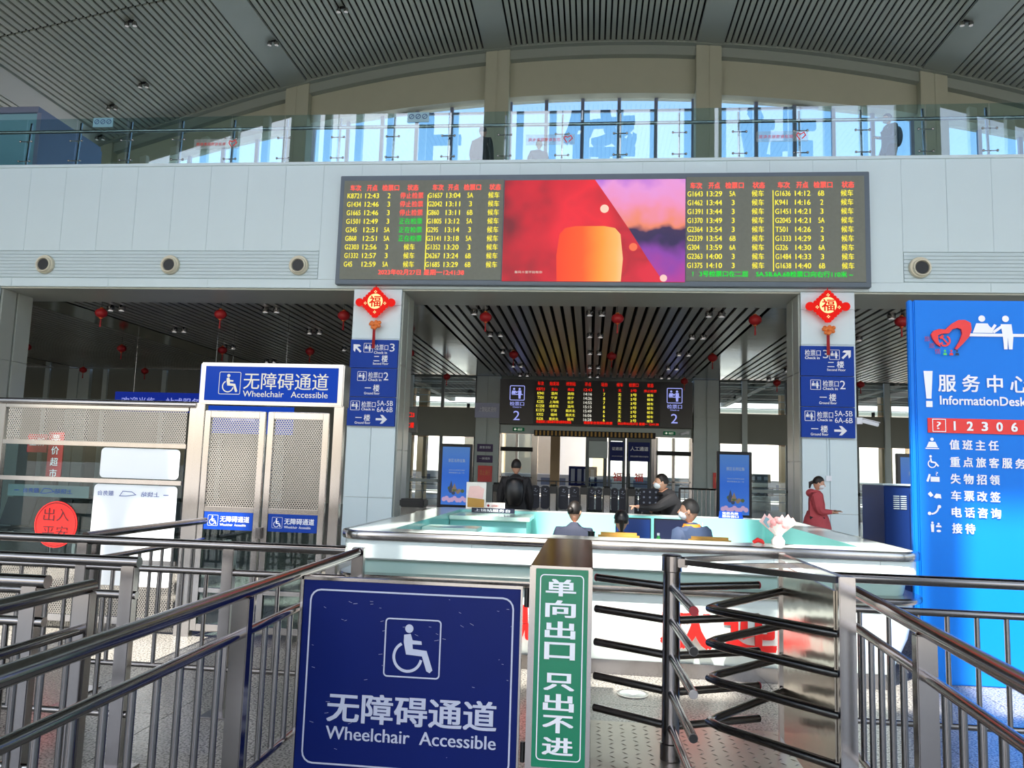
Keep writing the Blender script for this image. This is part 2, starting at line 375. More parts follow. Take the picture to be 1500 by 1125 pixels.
ls = MB().box(0, 24.3, -.028, 0, 0, .066).build('louver_slat', 'louver', wf, bevel=.006); ls.location = (-29.95, 15.03, 5.35)
for side in (-29.95, 5.85):
    for k in range(8):
        if side == -29.95 and k == 0: continue
        share('louver_slat', ls, wf, (side, 15.03, 5.35+.072*k))
MB().box(-30, 30, 14.97, 15.32, 7.77, 7.83).build('coping', 'white_panel', wf)
struct('beam', MB().box(-30, 30, 15.06, 16.4, 5.12, 5.6), 'soffit', 'grey metal clad beam soffit under the parapet wall')
struct('mezzanine_floor', MB().box(-30, 30, 15.3, 30.2, 7.4, 7.65), 'granite_l', 'upper waiting level floor slab behind the parapet')
# ---- lower slatted ceiling
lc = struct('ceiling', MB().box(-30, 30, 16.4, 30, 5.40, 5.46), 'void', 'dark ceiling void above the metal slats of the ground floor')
CX = [-3.87+.04+8.72*k for k in range(-3, 4)]
sl = None
for k in range(-3, 3):
    x0 = -3.83+8.72*k
    for i in range(32):
        x = x0+.08+.2365*i
        if sl is None: sl = MB().box(0, .158, 0, 13.5, 0, .07).build('slat', 'slat2', lc); sl.location = (x, 16.4, 5.22)
        else: share('slat', sl, lc, (x, 16.4, 5.22))
    MB().box(x0-1.07, x0, 16.4, 29.9, 5.215, 5.29).build('panel', 'steel_pol', lc)
# ---- roof: barrel of slats running away from the camera
def za(x):
    x = abs(x-.1)
    return 18.95-.0094*x*x if x < 18 else 18.95-.0094*324-(x-18)*.30
rf = MB(); N = 60
xs = [-32+64*i/N for i in range(N+1)]
v = []
for x in xs:
    for y in (-2.6, 31.2):
        for dz in (.35, .75): v.append((x, y, za(x)+dz))
f = []
for i in range(N):
    a = 4*i; b = a+4; f += [(a, b, b+2, a+2)[::-1], (a+1, b+1, b+3, a+3), (a, a+1, b+1, b), (a+2, b+2, b+3, a+3)]
rf.add(v, f); roof = struct('roof', rf, 'void', 'arched roof shell above the ceiling slats', smooth=False)
def slab_x(x0, x1, y0, y1, t, dz, mid=4):
    mb = MB(); n = max(1, int((x1-x0)/.4)); v = []
    for i in range(n+1):
        x = x0+(x1-x0)*i/n
        for y in (y0, y1):
            for h in (0, t): v.append((x, y, za(x)+dz+h))
    f = [(0, 1, 3, 2), (4*n, 4*n+2, 4*n+3, 4*n+1)]
    for i in range(n):
        a = 4*i; b = a+4; f += [(a, a+2, b+2, b), (a+1, b+1, b+3, a+3), (a, b, b+1, a+1), (a+2, a+3, b+3, b+2)]
    return mb.add(v, f)
for k in range(-3, 3):
    x0 = -3.62+8.58*k
    for i in range(33):
        xa = x0+.225*i+.075; sg = slab_x(xa, xa+.150, 12, 30.0, .06, 0)
        if k <= -2: sg = slab_x(xa, xa+.150, 12, 22.3+(xa+20)*.14, .06, 0); sg2 = slab_x(xa, xa+.150, 22.38+(xa+20)*.14, 30.0, .06, 0); sg.add(sg2.v, sg2.f)
        sg.build('slat', 'slat', roof, smooth=False)
    slab_x(x0-1.07, x0+.0, 12, 30.0, .1, -.03).build('band', 'beam', roof)
slab_x(-29, 22, 29.75, 30.0, .1, -.05).build('edge_trim', 'beam', roof)
# ---- upper far wall: columns, lintels, windows
UC = [-21.2, -12.62, -4.13, 4.40, 12.95, 21.5]
for i, c in enumerate(UC):
    mb = MB().box(c-.5, c-.03, 29.9, 30.6, 7.65, za(c)+.1).box(c+.03, c+.5, 29.9, 30.6, 7.65, za(c)+.1).box(c-.04, c+.04, 29.93, 30.5, 7.65, za(c)+.1)
    struct('column', mb, 'beige', f'beige clad column of the upper level, {ORD[i]} from the left', bevel=.01)
ht = lambda x: za(x)-(1.95-.0022*min(x*x, 320))
for i in range(len(UC)-1):
    a, b = UC[i]+.5, UC[i+1]-.5; n = 12; top = [(a+(b-a)*j/n, za(a+(b-a)*j/n)-.02) for j in range(n+1)]; bot = [(x, ht(x)) for x, _ in top]
    mb = MB()
    for j in range(n): mb.prism([bot[j], bot[j+1], top[j+1], top[j]], 30.3, 31.0)
    struct('lintel', mb, 'beige', f'curved beige lintel over the {ORD[i]} upper window bay', smooth=False)
    mb = MB()
    for j in range(n): mb.prism([(top[j][0], top[j][1]-.42), (top[j+1][0], top[j+1][1]-.42), top[j+1], top[j]], 30.0, 30.3)
    struct('trim_%d' % (i+1), mb, 'beam', f'grey curved soffit trim above the {ORD[i]} upper window bay', smooth=False)
    wn = tag(bpy.data.objects.new('window_%d' % (i+1), None), f'tall upper window bay, {ORD[i]} from the left', kind='structure'); COL.objects.link(wn); ORG[wn.name] = Vector()
    k = 5; stp = (b-a)/5.0
    for j in range(k+1):
        x = a+stp*j; MB().box(x-.07, x+.07, 30.72, 30.86, 7.65, ht(x)).build('mullion', 'frame', wn)
    for z in (16.45, 12.6, 10.2):
        if z < min(ht(a), ht(b))+.6:
            xa = a; xb = b
            while ht(xa) < z and xa < b: xa += .1
            while ht(xb) < z and xb > a: xb -= .1
            if xb-xa > .5: MB().box(xa, xb, 30.74, 30.84, z-.045, z+.045).build('transom', 'frame', wn)
    for j in range(k):
        x = a+stp*j; MB().prism([(x+.07, 7.7), (x+stp-.07, 7.7), (x+stp-.07, ht(x+stp-.07)), (x+.07, ht(x+.07))], 30.785, 30.795).build('pane', 'glass_dk', wn, smooth=False)
# ---- lower far wall
LCN = [-21.3, -12.7, -4.05, 4.35, 13.0]
for i, c in enumerate(LCN):
    mb = MB()
    cc = struct('column', MB().box(c-.47, c+.47, 30.02, 30.9, 0, 5.2), 'stone_col', f'grey stone clad column by the platform doors, {ORD[i]} from the left')
    z = 0
    for h in (1.35, 1.2, 1.2, 1.45):
        for s in (-1, 1): MB().box(c-.47 if s < 0 else c+.035, c-.035 if s < 0 else c+.47, 29.96, 30.02, z+.006, z+h-.006).build('panel', 'stone_col', cc, bevel=.006)
        z += h
wfar = struct('wall_back', MB().box(-30, -7.3, 30.15, 30.4, 0, 5.2).box(-7.3, -3.58, 30.15, 30.4, 2.8, 3.95).box(3.82, 30, 30.15, 30.4, 2.8, 3.95).box(-3.58, 3.82, 30.15, 30.4, 2.98, 5.2), 'darkwall', 'dark grey panelled wall above the platform doors')
for x in [a for a in [-28+.0+2.6*i for i in range(22)] if a < -5 or a > 5.3]:
    MB().box(x-.1, x+.1, 30.05, 30.16, 0, 5.2).build('pilaster', 'stone_col', wfar)
MB().box(-3.55, 3.8, 30.05, 30.15, 2.98, 3.3).build('fascia_strip', 'stone_col', wfar)
nw = 6
for i, (a, b) in enumerate(((-7.3, -4.55), (4.85, 12.5), (13.5, 30))):
    wn = tag(bpy.data.objects.new('window_%d' % nw, None), f'platform side window wall, {ORD[i]} bay from the left', kind='structure'); COL.objects.link(wn); ORG[wn.name] = Vector(); nw += 1
    n = max(2, round((b-a)/2.6)); st = (b-a)/n
    for j in range(n):
        x = a+st*j
        MB().box(x+.05, x+st-.05, 30.25, 30.26, .08, 2.75).build('pane', 'glass_dk', wn)
        MB().box(x+.05, x+st-.05, 30.25, 30.26, 4.0, 5.15).build('pane', 'glass_dk', wn)
    for j in range(n+1): MB().box(a+st*j-.06, a+st*j+.06, 30.2, 30.32, 0, 5.2).build('mullion', 'frame_dk', wn)
    MB().box(a, b, 30.2, 30.32, .98, 1.1).build('transom', 'stone_col', wn)
    for q in range(4): MB().box(a, b, 30.34, 30.36, 4.15+.28*q, 4.18+.28*q).build('louver_slat', 'column_grey', wn)
# doors to the platform
d1 = tag(bpy.data.objects.new('door_1', None), 'wide open doorway to the platform with two glass leaves swung shut at right', kind='structure'); COL.objects.link(d1); ORG[d1.name] = Vector()
for x0, x1 in ((-2.2, -2.06), (2.3, 2.44)): MB().box(x0, x1, 30.0, 30.3, 0, 2.98).build('door_frame', 'steel_dark', d1)
MB().box(-2.2, 2.44, 29.85, 30.2, 2.9, 3.12).build('air_curtain', 'rubber', d1)
hb = MB()
for i in range(30): hb.box(-2.15+.152*i, -2.08+.152*i, 29.83, 29.85, 2.92, 3.1)
hb.build('air_curtain_grille', 'tan', d1)
for i, (x0, x1) in enumerate(((-.2, .62), (.7, 1.3), (1.36, 2.3))):
    if i == 1: continue
    lf = MB().box(x0, x0+.14, 29.95, 30.0, 0, 2.9).box(x1-.14, x1, 29.95, 30.0, 0, 2.9).box(x0+.14, x1-.14, 29.95, 30.0, 2.75, 2.9).box(x0+.14, x1-.14, 29.95, 30.0, 0, .15).box(x0+.14, x1-.14, 29.95, 30.0, .85, .95).build('door_leaf', 'frame_dk', d1)
    MB().box(x0+.14, x1-.14, 29.97, 29.98, .15, 2.75).build('pane', 'glass_dk', lf)
lf = MB().box(.66, .76, 29.95, 30, 0, 2.9).box(1.2, 1.32, 29.95, 30, 0, 2.9).box(.76, 1.2, 29.95, 30, 2.78, 2.9).box(.76, 1.2, 29.95, 30, 0, .15).build('door_leaf', 'frame_dk', d1)
MB().box(.76, 1.2, 29.97, 29.98, .15, 2.78).build('pane', 'glass_dk', lf)
hd = MB()
for x in (1.24, 1.48): hd.tube([(x, 29.93, 1.05), (x, 29.87, 1.1), (x, 29.87, 1.5), (x, 29.93, 1.55)], .025, 8)
hd.build('door_handle', 'black', d1)
MB().box(-.08, .64, 29.93, 29.945, 2.1, 2.75).build('green_notice', 'stone_col', d1, label='faded green notice on the left door leaf')
for x0, x1, t in ((.72, 1.26, '证通道'), (1.42, 2.24, '人工通道')):
    b = MB().box(x0, x1, 29.92, 29.94, 2.02, 2.75).build('door_poster', 'blue', d1, label='blue poster with white characters')
    MB().text(t, x0+.08, 2.42, 29.912, w=(x1-x0)-.14, bold=.03).text('请走此通道 持身份证进站', x0+.08, 2.18, 29.912, w=(x1-x0)-.14).build('lettering', 'white', b)
for x in (1.02, 1.83): MB().text('福', x-.17, 1.25, 29.92, w=.34, bold=.05).build('window_cutout', 'red', d1, label='red paper character on the glass')
for nm, x0, x1 in (('door_2', -3.5, -2.25), ('door_3', 2.5, 3.78)):
    d2 = tag(bpy.data.objects.new(nm, None), 'narrow side doorway to the platform, ' + ('left' if x0 < 0 else 'right') + ' of the wide one', kind='structure'); COL.objects.link(d2); ORG[d2.name] = Vector()
    for x in (x0, (x0+x1)/2, x1): MB().box(x-.05, x+.05, 30.0, 30.25, 0, 2.95).build('door_frame', 'steel_dark', d2)
    MB().box(x0, x1, 29.9, 30.2, 2.28, 2.44).build('air_curtain', 'rubber', d2)
    MB().box(x0, x1, 30.1, 30.11, .1, 2.28).build('pane', 'glass_dk', d2)
    MB().box(x0, x1, 30.1, 30.11, 2.44, 2.95).build('pane', 'glass_dk', d2)
    MB().box(x0, x1, 30.0, 30.1, 1.25, 1.3).build('push_bar', 'steel_dark', d2)
# ---- front columns
FC = [(-21.95, 'far left'), (-13.17, 'left'), (-4.36, 'middle left'), (4.44, 'middle right'), (13.24, 'right')]
for c, nm in FC:
    cc = struct('column', MB().box(c-.46, c+.46, 15.06, 16.02, 0, 5.14), 'column_grey', f'square column at the {nm} of the hall front, white panels and grey metal sides')
    zs = [0, .95, 2.33, 4.12, 4.8, 5.14]
    for a, b in zip(zs, zs[1:]):
        for s in ((-1, 1) if b < 2.5 else (0,)):
            xa, xb = (c-.495, c+.495) if s == 0 else ((c-.495, c-.004) if s < 0 else (c+.004, c+.495))
            MB().box(xa, xb, 15.0, 15.06, a+.003, b-.003).build('panel', 'white_panel', cc, bevel=.004)
    for s in (-1, 1):
        x = c+s*.47
        for ya, yb in ((15.1, 15.5), (15.56, 16.0)):
            for za_, zb in ((0, 1.9), (1.9, 3.6), (3.6, 5.12)): MB().box(x, x+s*.05, ya, yb, za_+.004, zb-.004).build('side_panel', 'column_grey', cc, bevel=.006)
# ---- entrance facade behind the viewer
fa = MB().box(-32, 32, -2.3, -2, 8.5, 10.7)
x = -.48-1.45*21
while x < 31: fa.box(x-.15, x+.15, -2.25, -2.0, 10.7, za(x)+.4); x += 1.45
fa.box(-32, 32, -2.2, -2.05, 14.05, 14.4)
for c, _ in FC: fa.box(c-.5, c+.5, -2.6, -1.7, 0, za(c)+.3)
struct('wall_rear', fa, 'white_panel', 'glazed entrance front of the hall, behind the viewer', smooth=False)
struct('trim_9', MB().box(-32, 32, -8.5, -2.35, 8.6, 9.0), 'white_panel', 'unseen flat canopy added to block the sun, outside behind the viewer')  # unseen slab, added to keep sun out of the lower facade opening
fs = thing('facade_lettering', 'giant station name characters on the entrance front, seen mirrored in the railing glass', 'sign', (0, -2.4, 14.5))
for ch, x in (('上', -9.2), ('饶', -1.5), ('站', 6.1)): MB().text(ch, x, 14.45, -3.0, w=3.3, h=3.2, bold=.05, mirror=False, depth=.25, back=True).build('letter', 'blue', fs, smooth=False)

struct('wall_left', MB().box(-31.5, -31.2, -2, 30.4, 0, 15.2), 'darkwall', 'plain grey left end wall of the hall, outside the picture')
# ---- outside: platforms beyond the far wall
struct('ground', MB().box(-90, 90, 30.4, 130, -.5, -.02), 'concrete', 'pale platform paving beyond the doors')
struct('terrain', MB().box(-90, 90, 38, 43, -.02, .0), 'asphalt', 'track bed between the platforms')
cn = thing('platform_canopy', 'long pale platform canopy beyond the doors with cream columns', 'canopy', (0, 50, 0))
MB().box(-60, 60, 31.5, 43, 5.6, 5.9).box(-60, 60, 49, 61, 5.7, 6.1).build('canopy_roof', 'train', cn)
for i in range(14): MB().box(-45.4+6.5*i, -44.6+6.5*i, 50, 50.8, 0, 5.7).build('post', 'cream_wall', cn)
for x in (-8.9, -8.2, -1.7, 9.0, 13.5, -14.0): MB().box(x-.22, x+.22, 37, 37.5, 0, 5.6).build('post', 'cream_wall', cn)
pf = MB()
for i in range(20): pf.box(-48+5*i, -47.8+5*i, 49, 61, 5.4, 5.7).box(-48+5*i, -47.7+5*i, 31.5, 43, 5.3, 5.6)
[pf.box(-60, 60, 32+2.2*q, 32.2+2.2*q, 5.35, 5.6) for q in range(5)]; pf.box(-60, 60, 49.0, 49.3, 5.3, 5.7); pf.build('purlin', 'darkwall', cn, kind='stuff')
tr = thing('train', 'white train standing at the far platform, seen through the doors', 'train', (0, 40.5, 0))
MB().prism([(-70, .25), (70, .25), (70, 1.35), (-70, 1.35)], 44.2, 46.5).build('carriage_body', 'train', tr)
tb = MB()
for i in range(46): tb.box(-60+2.6*i, -58.6+2.6*i, 44.17, 44.2, .75, 1.15)
tb.build('window_band', 'frame', tr, kind='stuff')
struct('wall', MB().box(-80, 80, 76, 77, 0, 7), 'concrete', 'sunlit pale wall far beyond the tracks')
bl = thing('platform_fence', 'low metal fence along the near platform edge', 'fence', (0, 34, 0))
for z in (.5, .8, 1.1): MB().tube([(-30, 34.5, z), (30, 34.5, z)], .025, 6).build('rail', 'steel_dark', bl)
for i in range(40): MB().tube([(-30+1.5*i, 34.5, 0), (-30+1.5*i, 34.5, 1.12)], .025, 6).build('post', 'steel_dark', bl)
for i, (x, y, ww, z0, z1, lab) in enumerate(((-1.0, 36, 1.3, .9, 1.8, 'blue display cabinet on the platform seen through the wide doorway'), (7.0, 37, 1.3, 1.3, 1.7, 'upper dark notice board on the platform right of the totem'), (7.1, 36.9, 1.3, .7, 1.1, 'lower dark notice board on the platform right of the totem'))):
    k = thing('notice_board', lab, 'board', (x, y, 0))
    MB().box(x, x+ww, y, y+.12, z0, z1).build('board_panel', 'blue' if i == 0 else 'navy', k); MB().box(x+.1, x+ww-.1, y+.12, y+.18, 0, z0+.1).build('leg', 'steel_dark', k)
    mb = MB(); 
    for q in range(4): mb.box(x+.1+q*.3, x+.28+q*.3, y-.01, y, z0+.12, z1-.12)
    mb.build('notice_sheet', 'white_dull', k)
ob = thing('outside_building', 'pale building beyond the upper windows with a row of dark windows', 'building', (-7, 62, 0))
MB().box(-10.2, -3.2, 62, 70, 0, 22.3).build('wall', 'concrete', ob); MB().box(-10.5, -2.9, 61.7, 70.3, 22.3, 22.7).build('roof', 'concrete', ob)
for x in (-9.8, -6.3): MB().box(x, x+2.9, 61.95, 62.0, 19.3, 21.2).build('window', 'frame', ob)

# ================================================================== UPPER LEVEL
gr = thing('glass_balustrade', 'long glass balustrade with steel posts and handrail on top of the parapet', 'railing', (0, 15.15, 7.83))
xs = [.47+1.18*k for k in range(-16, 13)]
for x in xs:
    p = MB().bar((x, 15.2, 7.75), (x, 15.26, 8.9), .04, .035).build('post', 'steel', gr)
    for z in (7.98, 8.43): MB().tube([(x-.13, 15.14, z), (x+.13, 15.14, z)], .012, 6).tube([(x, 15.14, z), (x, 15.24, z)], .014, 6).ball((x-.13, 15.13, z), .026, 8, 5).ball((x+.13, 15.13, z), .026, 8, 5).build('clamp', 'steel', p)
    MB().box(x+.008, x+1.172, 15.12, 15.132, 7.84, 8.93).build('pane', 'glass_rail', gr)
MB().tube([(xs[0], 15.22, 8.68), (xs[-1], 15.22, 8.68)], .036, 12).build('handrail', 'steel', gr)
for x, lab in ((-10.95, 'left'), (-3.95, 'right')):
    k = tag(MB().box(x, x+.46, 15.095, 15.11, 8.72, 8.93).build('safety_notice', 'sky_panel'), f'small pale blue safety notice with three round symbols on the balustrade glass, {lab} one', 'notice')
    mb = MB()
    for q in range(3): mb.stroke(arc(x+.09+.14*q, 8.84, .05, 0, 360, 14)[:-1], .012, 15.092, True); mb.stroke([(x+.06+.14*q, 8.81), (x+.12+.14*q, 8.87)], .01, 15.092)
    mb.build('symbols', 'blue', k)
for i, x in enumerate((-8.6, -1.45, 3.15)):
    k = tag(MB().box(x, x+1.0, 15.114, 15.117, 8.2, 8.42).build('glass_sticker', glass('sticker_film', '#f0f4f4', .0, .88)), f'mirrored red slogan sticker on the balustrade glass, {ORD[i]} from the left', 'sticker')
    mb = MB().text('旅途有情服务有我', x+.05, 8.27, 15.112, w=.66, h=.075, mirror=True)
    mb.stroke([(x+.84, 8.24), (x+.78, 8.33), (x+.80, 8.38), (x+.85, 8.35), (x+.92, 8.39), (x+.95, 8.33), (x+.88, 8.26)], .02, 15.112); mb.build('lettering', 'red', k)
el = thing('lift_shaft', 'pale blue glass lift shaft at the left end of the upper level', 'lift shaft', (-15.6, 18, 7.65))
MB().box(-18, -14.62, 18.0, 20.5, 7.65, 10.5).build('glass_wall', 'sky_panel', el, bevel=.02); MB().box(-18.05, -14.58, 17.95, 20.55, 10.5, 10.66).build('cap', 'frame', el)
MB().box(-14.62, -14.5, 17.97, 20.5, 7.65, 10.5).build('corner_post', 'frame', el)

# ================================================================== BIG LED BOARD
L = thing('departure_board', 'long grey departure display with yellow train rows around a red picture screen', 'display', (0, 14.9, 5.25))
MB().box(-5.22, 5.2, 14.85, 15.0, 5.2, 7.47).build('housing', 'led_frame', L, bevel=.01)
MB().box(-5.13, -1.84, 14.835, 14.86, 5.3, 7.36).build('screen', 'led_panel', L, label='grey text screen at the left'); MB().box(1.76, 5.1, 14.835, 14.86, 5.3, 7.38).build('screen', 'led_panel', L, label='grey text screen at the right')
sc_ = MB().box(-1.82, 1.74, 14.83, 14.86, 5.28, 7.34).build('picture_screen', gradient('screen_red', [(0, '#7a1020'), (.3, '#c81028'), (.6, '#f01c30'), (.85, '#b81428'), (1, '#e01c38')], 'X', -2.2, 1.2, 1.0, 1.1, 1.3), L, label='screen picture of an orange drum on red')
X0, Z0, W, H = -1.82, 5.28, 3.56, 2.06
q = lambda a, b: (X0+W*a, Z0+H*b)
MB().flat([q(.505, 1), q(.60, .76), (X0+W*.70, Z0+H*.5), q(.80, .22), q(.885, 0), q(1, 0), q(1, 1)], 14.828).build('picture_part', gradient('screen_dusk', [(0, '#c03090'), (.25, '#8a3aa8'), (.42, '#2a1c50'), (.50, '#3a2450'), (.56, '#f08868'), (.7, '#f090b8'), (.85, '#e898d8'), (1, '#9a58d8')], 'Z', -.05, 2.25, 1.0, .35, 2.2), sc_)
drum = [q(.305, 0), q(.30, .25), q(.315, .46), q(.345, .52), q(.40, .54), q(.56, .54), q(.62, .52), q(.65, .46), q(.665, .22), q(.655, 0)]
MB().flat(drum, 14.825).build('picture_part', gradient('screen_drum', [(0, '#ff3a10'), (.4, '#ff5a18'), (.65, '#ff9a30'), (.85, '#ffb860'), (1, '#ffd0a0')], 'X', X0+W*.28, X0+W*.69, 1.0, .1, 2), sc_)
for a_, b_, r_, c_ in ((.56, .71, .085, '#ffd8c0'), (.885, .035, .07, '#ffd0c8'), (.72, .335, .08, '#ff7a58')): MB().disc(*q(a_, b_), r_, 14.822).build('picture_part', mat('screen_dot', c_, emit=1), sc_)
MB().text('春风十里不如有你', *q(.07, .075), 14.822, w=.55, h=.05).build('picture_part', 'led_w', sc_)
MB().box(-3.385, -3.37, 14.828, 14.835, 5.5, 7.05).box(3.395, 3.41, 14.828, 14.835, 5.5, 7.1).build('divider', 'led_y', L)
grps = [(-5.05, [('K8721', '12:43', '2', 0), ('G1434', '12:46', '3', 0), ('G1665', '12:46', '3', 0), ('G1501', '12:49', '3', 1), ('G345', '12:51', '5A', 1), ('G868', '12:51', '5A', 1), ('G2303', '12:56', '3', 2), ('G1332', '12:57', '3', 2), ('G45', '12:59', '5A', 2)]),
        (-3.37, [('G1657', '13:04', '5A', 2), ('G2042', '13:11', '3', 2), ('G860', '13:11', '6B', 2), ('G1805', '13:12', '5A', 2), ('G295', '13:14', '3', 2), ('G3141', '13:18', '5A', 2), ('G1352', '13:20', '3', 2), ('D6267', '13:24', '6B', 2), ('G1685', '13:29', '6B', 2)]),
        (1.78, [('G1643', '13:29', '5A', 2), ('G1462', '13:44', '3', 2), ('G1391', '13:44', '3', 2), ('G1370', '13:49', '3', 2), ('G2364', '13:54', '3', 2), ('G2339', '13:54', '6B', 2), ('G304', '13:59', '6A', 2), ('G2363', '14:00', '3', 2), ('G1375', '14:10', '3', 2)]),
        (3.44, [('G1636', '14:12', '6B', 2), ('K941', '14:16', '2', 2), ('G1451', '14:21', '3', 2), ('G2045', '14:21', '5A', 2), ('T501', '14:26', '2', 2), ('G1333', '14:29', '3', 2), ('G326', '14:30', '6A', 2), ('G1484', '14:33', '3', 2), ('G1638', '14:40', '6B', 2)])]
for gx, rows in grps:
    dx = .03 if gx < 0 and gx > -4 else 0
    for tx, ox, w_ in (('车次', .05+dx, .23), ('开点', .40, .22), ('检票口', .72, .35), ('状态', 1.24, .23)): MB().text(tx, gx+ox, 7.14, 14.83, w=w_, h=.13, bold=.03).build('heading_entry', 'led_r', L)
    for r, (a, b, c, s) in enumerate(rows):
        z = 6.985-.1785*r; wd = .058*len(a)
        for tx, ox, w_ in ((a, 0, wd), (b, .37, .29), (c, .84 if len(c) == 1 else .80, .058*len(c))): MB().text(tx, gx+ox, z, 14.83, w=w_, h=.105, bold=.022).build('train_entry', 'led_y', L)
        MB().text(('停止检票', '正在检票', '候车')[s], gx+(1.10 if s < 2 else 1.22), z-.01, 14.83, w=.48 if s < 2 else .23, h=.13, bold=.022).build('status_entry', ['led_r', 'led_g', 'led_y'][s], L)
MB().text('2023年02月27日 星期一12:41:38', -4.33, 5.39, 14.83, w=1.75, h=.12, bold=.03).build('date_line', 'led_r', L)
MB().text('!   3号检票口在二层    5A.5B.6A.6B检票口向右行110米 ~', 1.88, 5.385, 14.83, w=2.98, h=.12, bold=.03).build('notice_line', 'led_g', L)

# ---- air nozzles
def nozzle(x, lab):
    t = thing('air_nozzle', lab, 'air nozzle', (x, 15, 5.62), 'round air nozzles on the parapet wall')
    MB().lathe((x, 14.99, 5.62), [(.20, .02), (.205, -.03), (.19, -.06), (.15, -.06), (.145, .0)], 28, axis='Y').build('flange', 'cream', t)
    MB().lathe((x+.01, 14.93, 5.605), [(.165, .02), (.165, -.02), (.15, -.05), (.135, -.05), (.125, -.02), (.115, .04)], 28, axis='Y').build('nozzle_ring', 'cream', t)
    MB().lathe((x+.01, 14.90, 5.605), [(.118, .0), (.11, .01)], 24, axis='Y').build('nozzle_throat', 'black', t)
for x, lab in ((-11.65, 'cream air nozzle on the white parapet wall, leftmost'), (-8.84, 'cream air nozzle on the white parapet wall, second from the left'), (-6.05, 'cream air nozzle just left of the long display'), (6.13, 'cream air nozzle right of the long display')): nozzle(x, lab)

# ---- column signs
def colsign(cx, right):
    t = thing('column_sign', 'blue direction sign on the white column, ' + ('right one with arrow up right' if right else 'left one with arrow up left'), 'sign', (cx, 14.95, 2.35))
    Y = 14.93; a, b = cx-.485, cx+.485
    pz = [2.35, 2.93, 3.51, 4.09]
    pans = [MB().box(a, b, Y, 15.0, z0+.006, z1-.006).build('panel', 'blue_sign', t) for z0, z1 in zip(pz, pz[1:])]
    y = Y-.004
    if not right:
        m = MB(); arrow(m, cx-.35, 3.91, .22, y, 135); checkin(m, cx-.21, 3.83, .18, y)
        m.text('检票口', cx+.0, 3.87, y, w=.29, h=.12, bold=.02).text('Check in', cx+.0, 3.80, y, w=.27, h=.05, bold=.03).text('3', cx+.32, 3.85, y, w=.1, h=.16)
        m.text('二 楼', cx+.0, 3.635, y, w=.29, h=.14, bold=.03).text('Second Floor', cx-.01, 3.58, y, w=.32, h=.045, bold=.03)
    else:
        m = MB(); arrow(m, cx+.35, 3.93, .22, y, 45); checkin(m, cx+.04, 3.83, .18, y)
        m.text('检票口', cx-.41, 3.89, y, w=.29, h=.12, bold=.02).text('Check in', cx-.41, 3.83, y, w=.27, h=.05, bold=.03).text('3', cx-.08, 3.85, y, w=.1, h=.16)
        m.text('二 楼', cx+.0, 3.67, y, w=.30, h=.13, bold=.03).text('Second Floor', cx-.01, 3.61, y, w=.34, h=.045, bold=.03)
    m.build('lettering', 'white', pans[2])
    m = MB(); checkin(m, cx-.31, 3.255, .18, y); m.text('检票口', cx-.09, 3.31, y, w=.29, h=.12, bold=.02).text('Check in', cx-.09, 3.25, y, w=.27, h=.05, bold=.03).text('2', cx+.22, 3.27, y, w=.1, h=.16)
    m.text('一 楼', cx-.15, 3.04, y, w=.30, h=.14, bold=.03).text('Ground floor', cx-.16, 2.98, y, w=.32, h=.05, bold=.03); m.build('lettering', 'white', pans[1])
    m = MB(); checkin(m, cx-.42, 2.665, .18, y); m.text('检票口', cx-.2, 2.72, y, w=.29, h=.12, bold=.02).text('Check in', cx-.2, 2.66, y, w=.27, h=.05, bold=.03).text('5A-5B', cx+.12, 2.76, y, w=.32, h=.1, bold=.01).text('6A-6B', cx+.12, 2.635, y, w=.32, h=.1, bold=.01)
    m.text('一 楼', cx-.31, 2.45, y, w=.30, h=.13, bold=.03).text('Ground floor', cx-.32, 2.39, y, w=.32, h=.05, bold=.03); arrow(m, cx+.22, 2.49, .23, y, 0); m.build('lettering', 'white', pans[0])
colsign(-4.36, False); colsign(4.40, True)
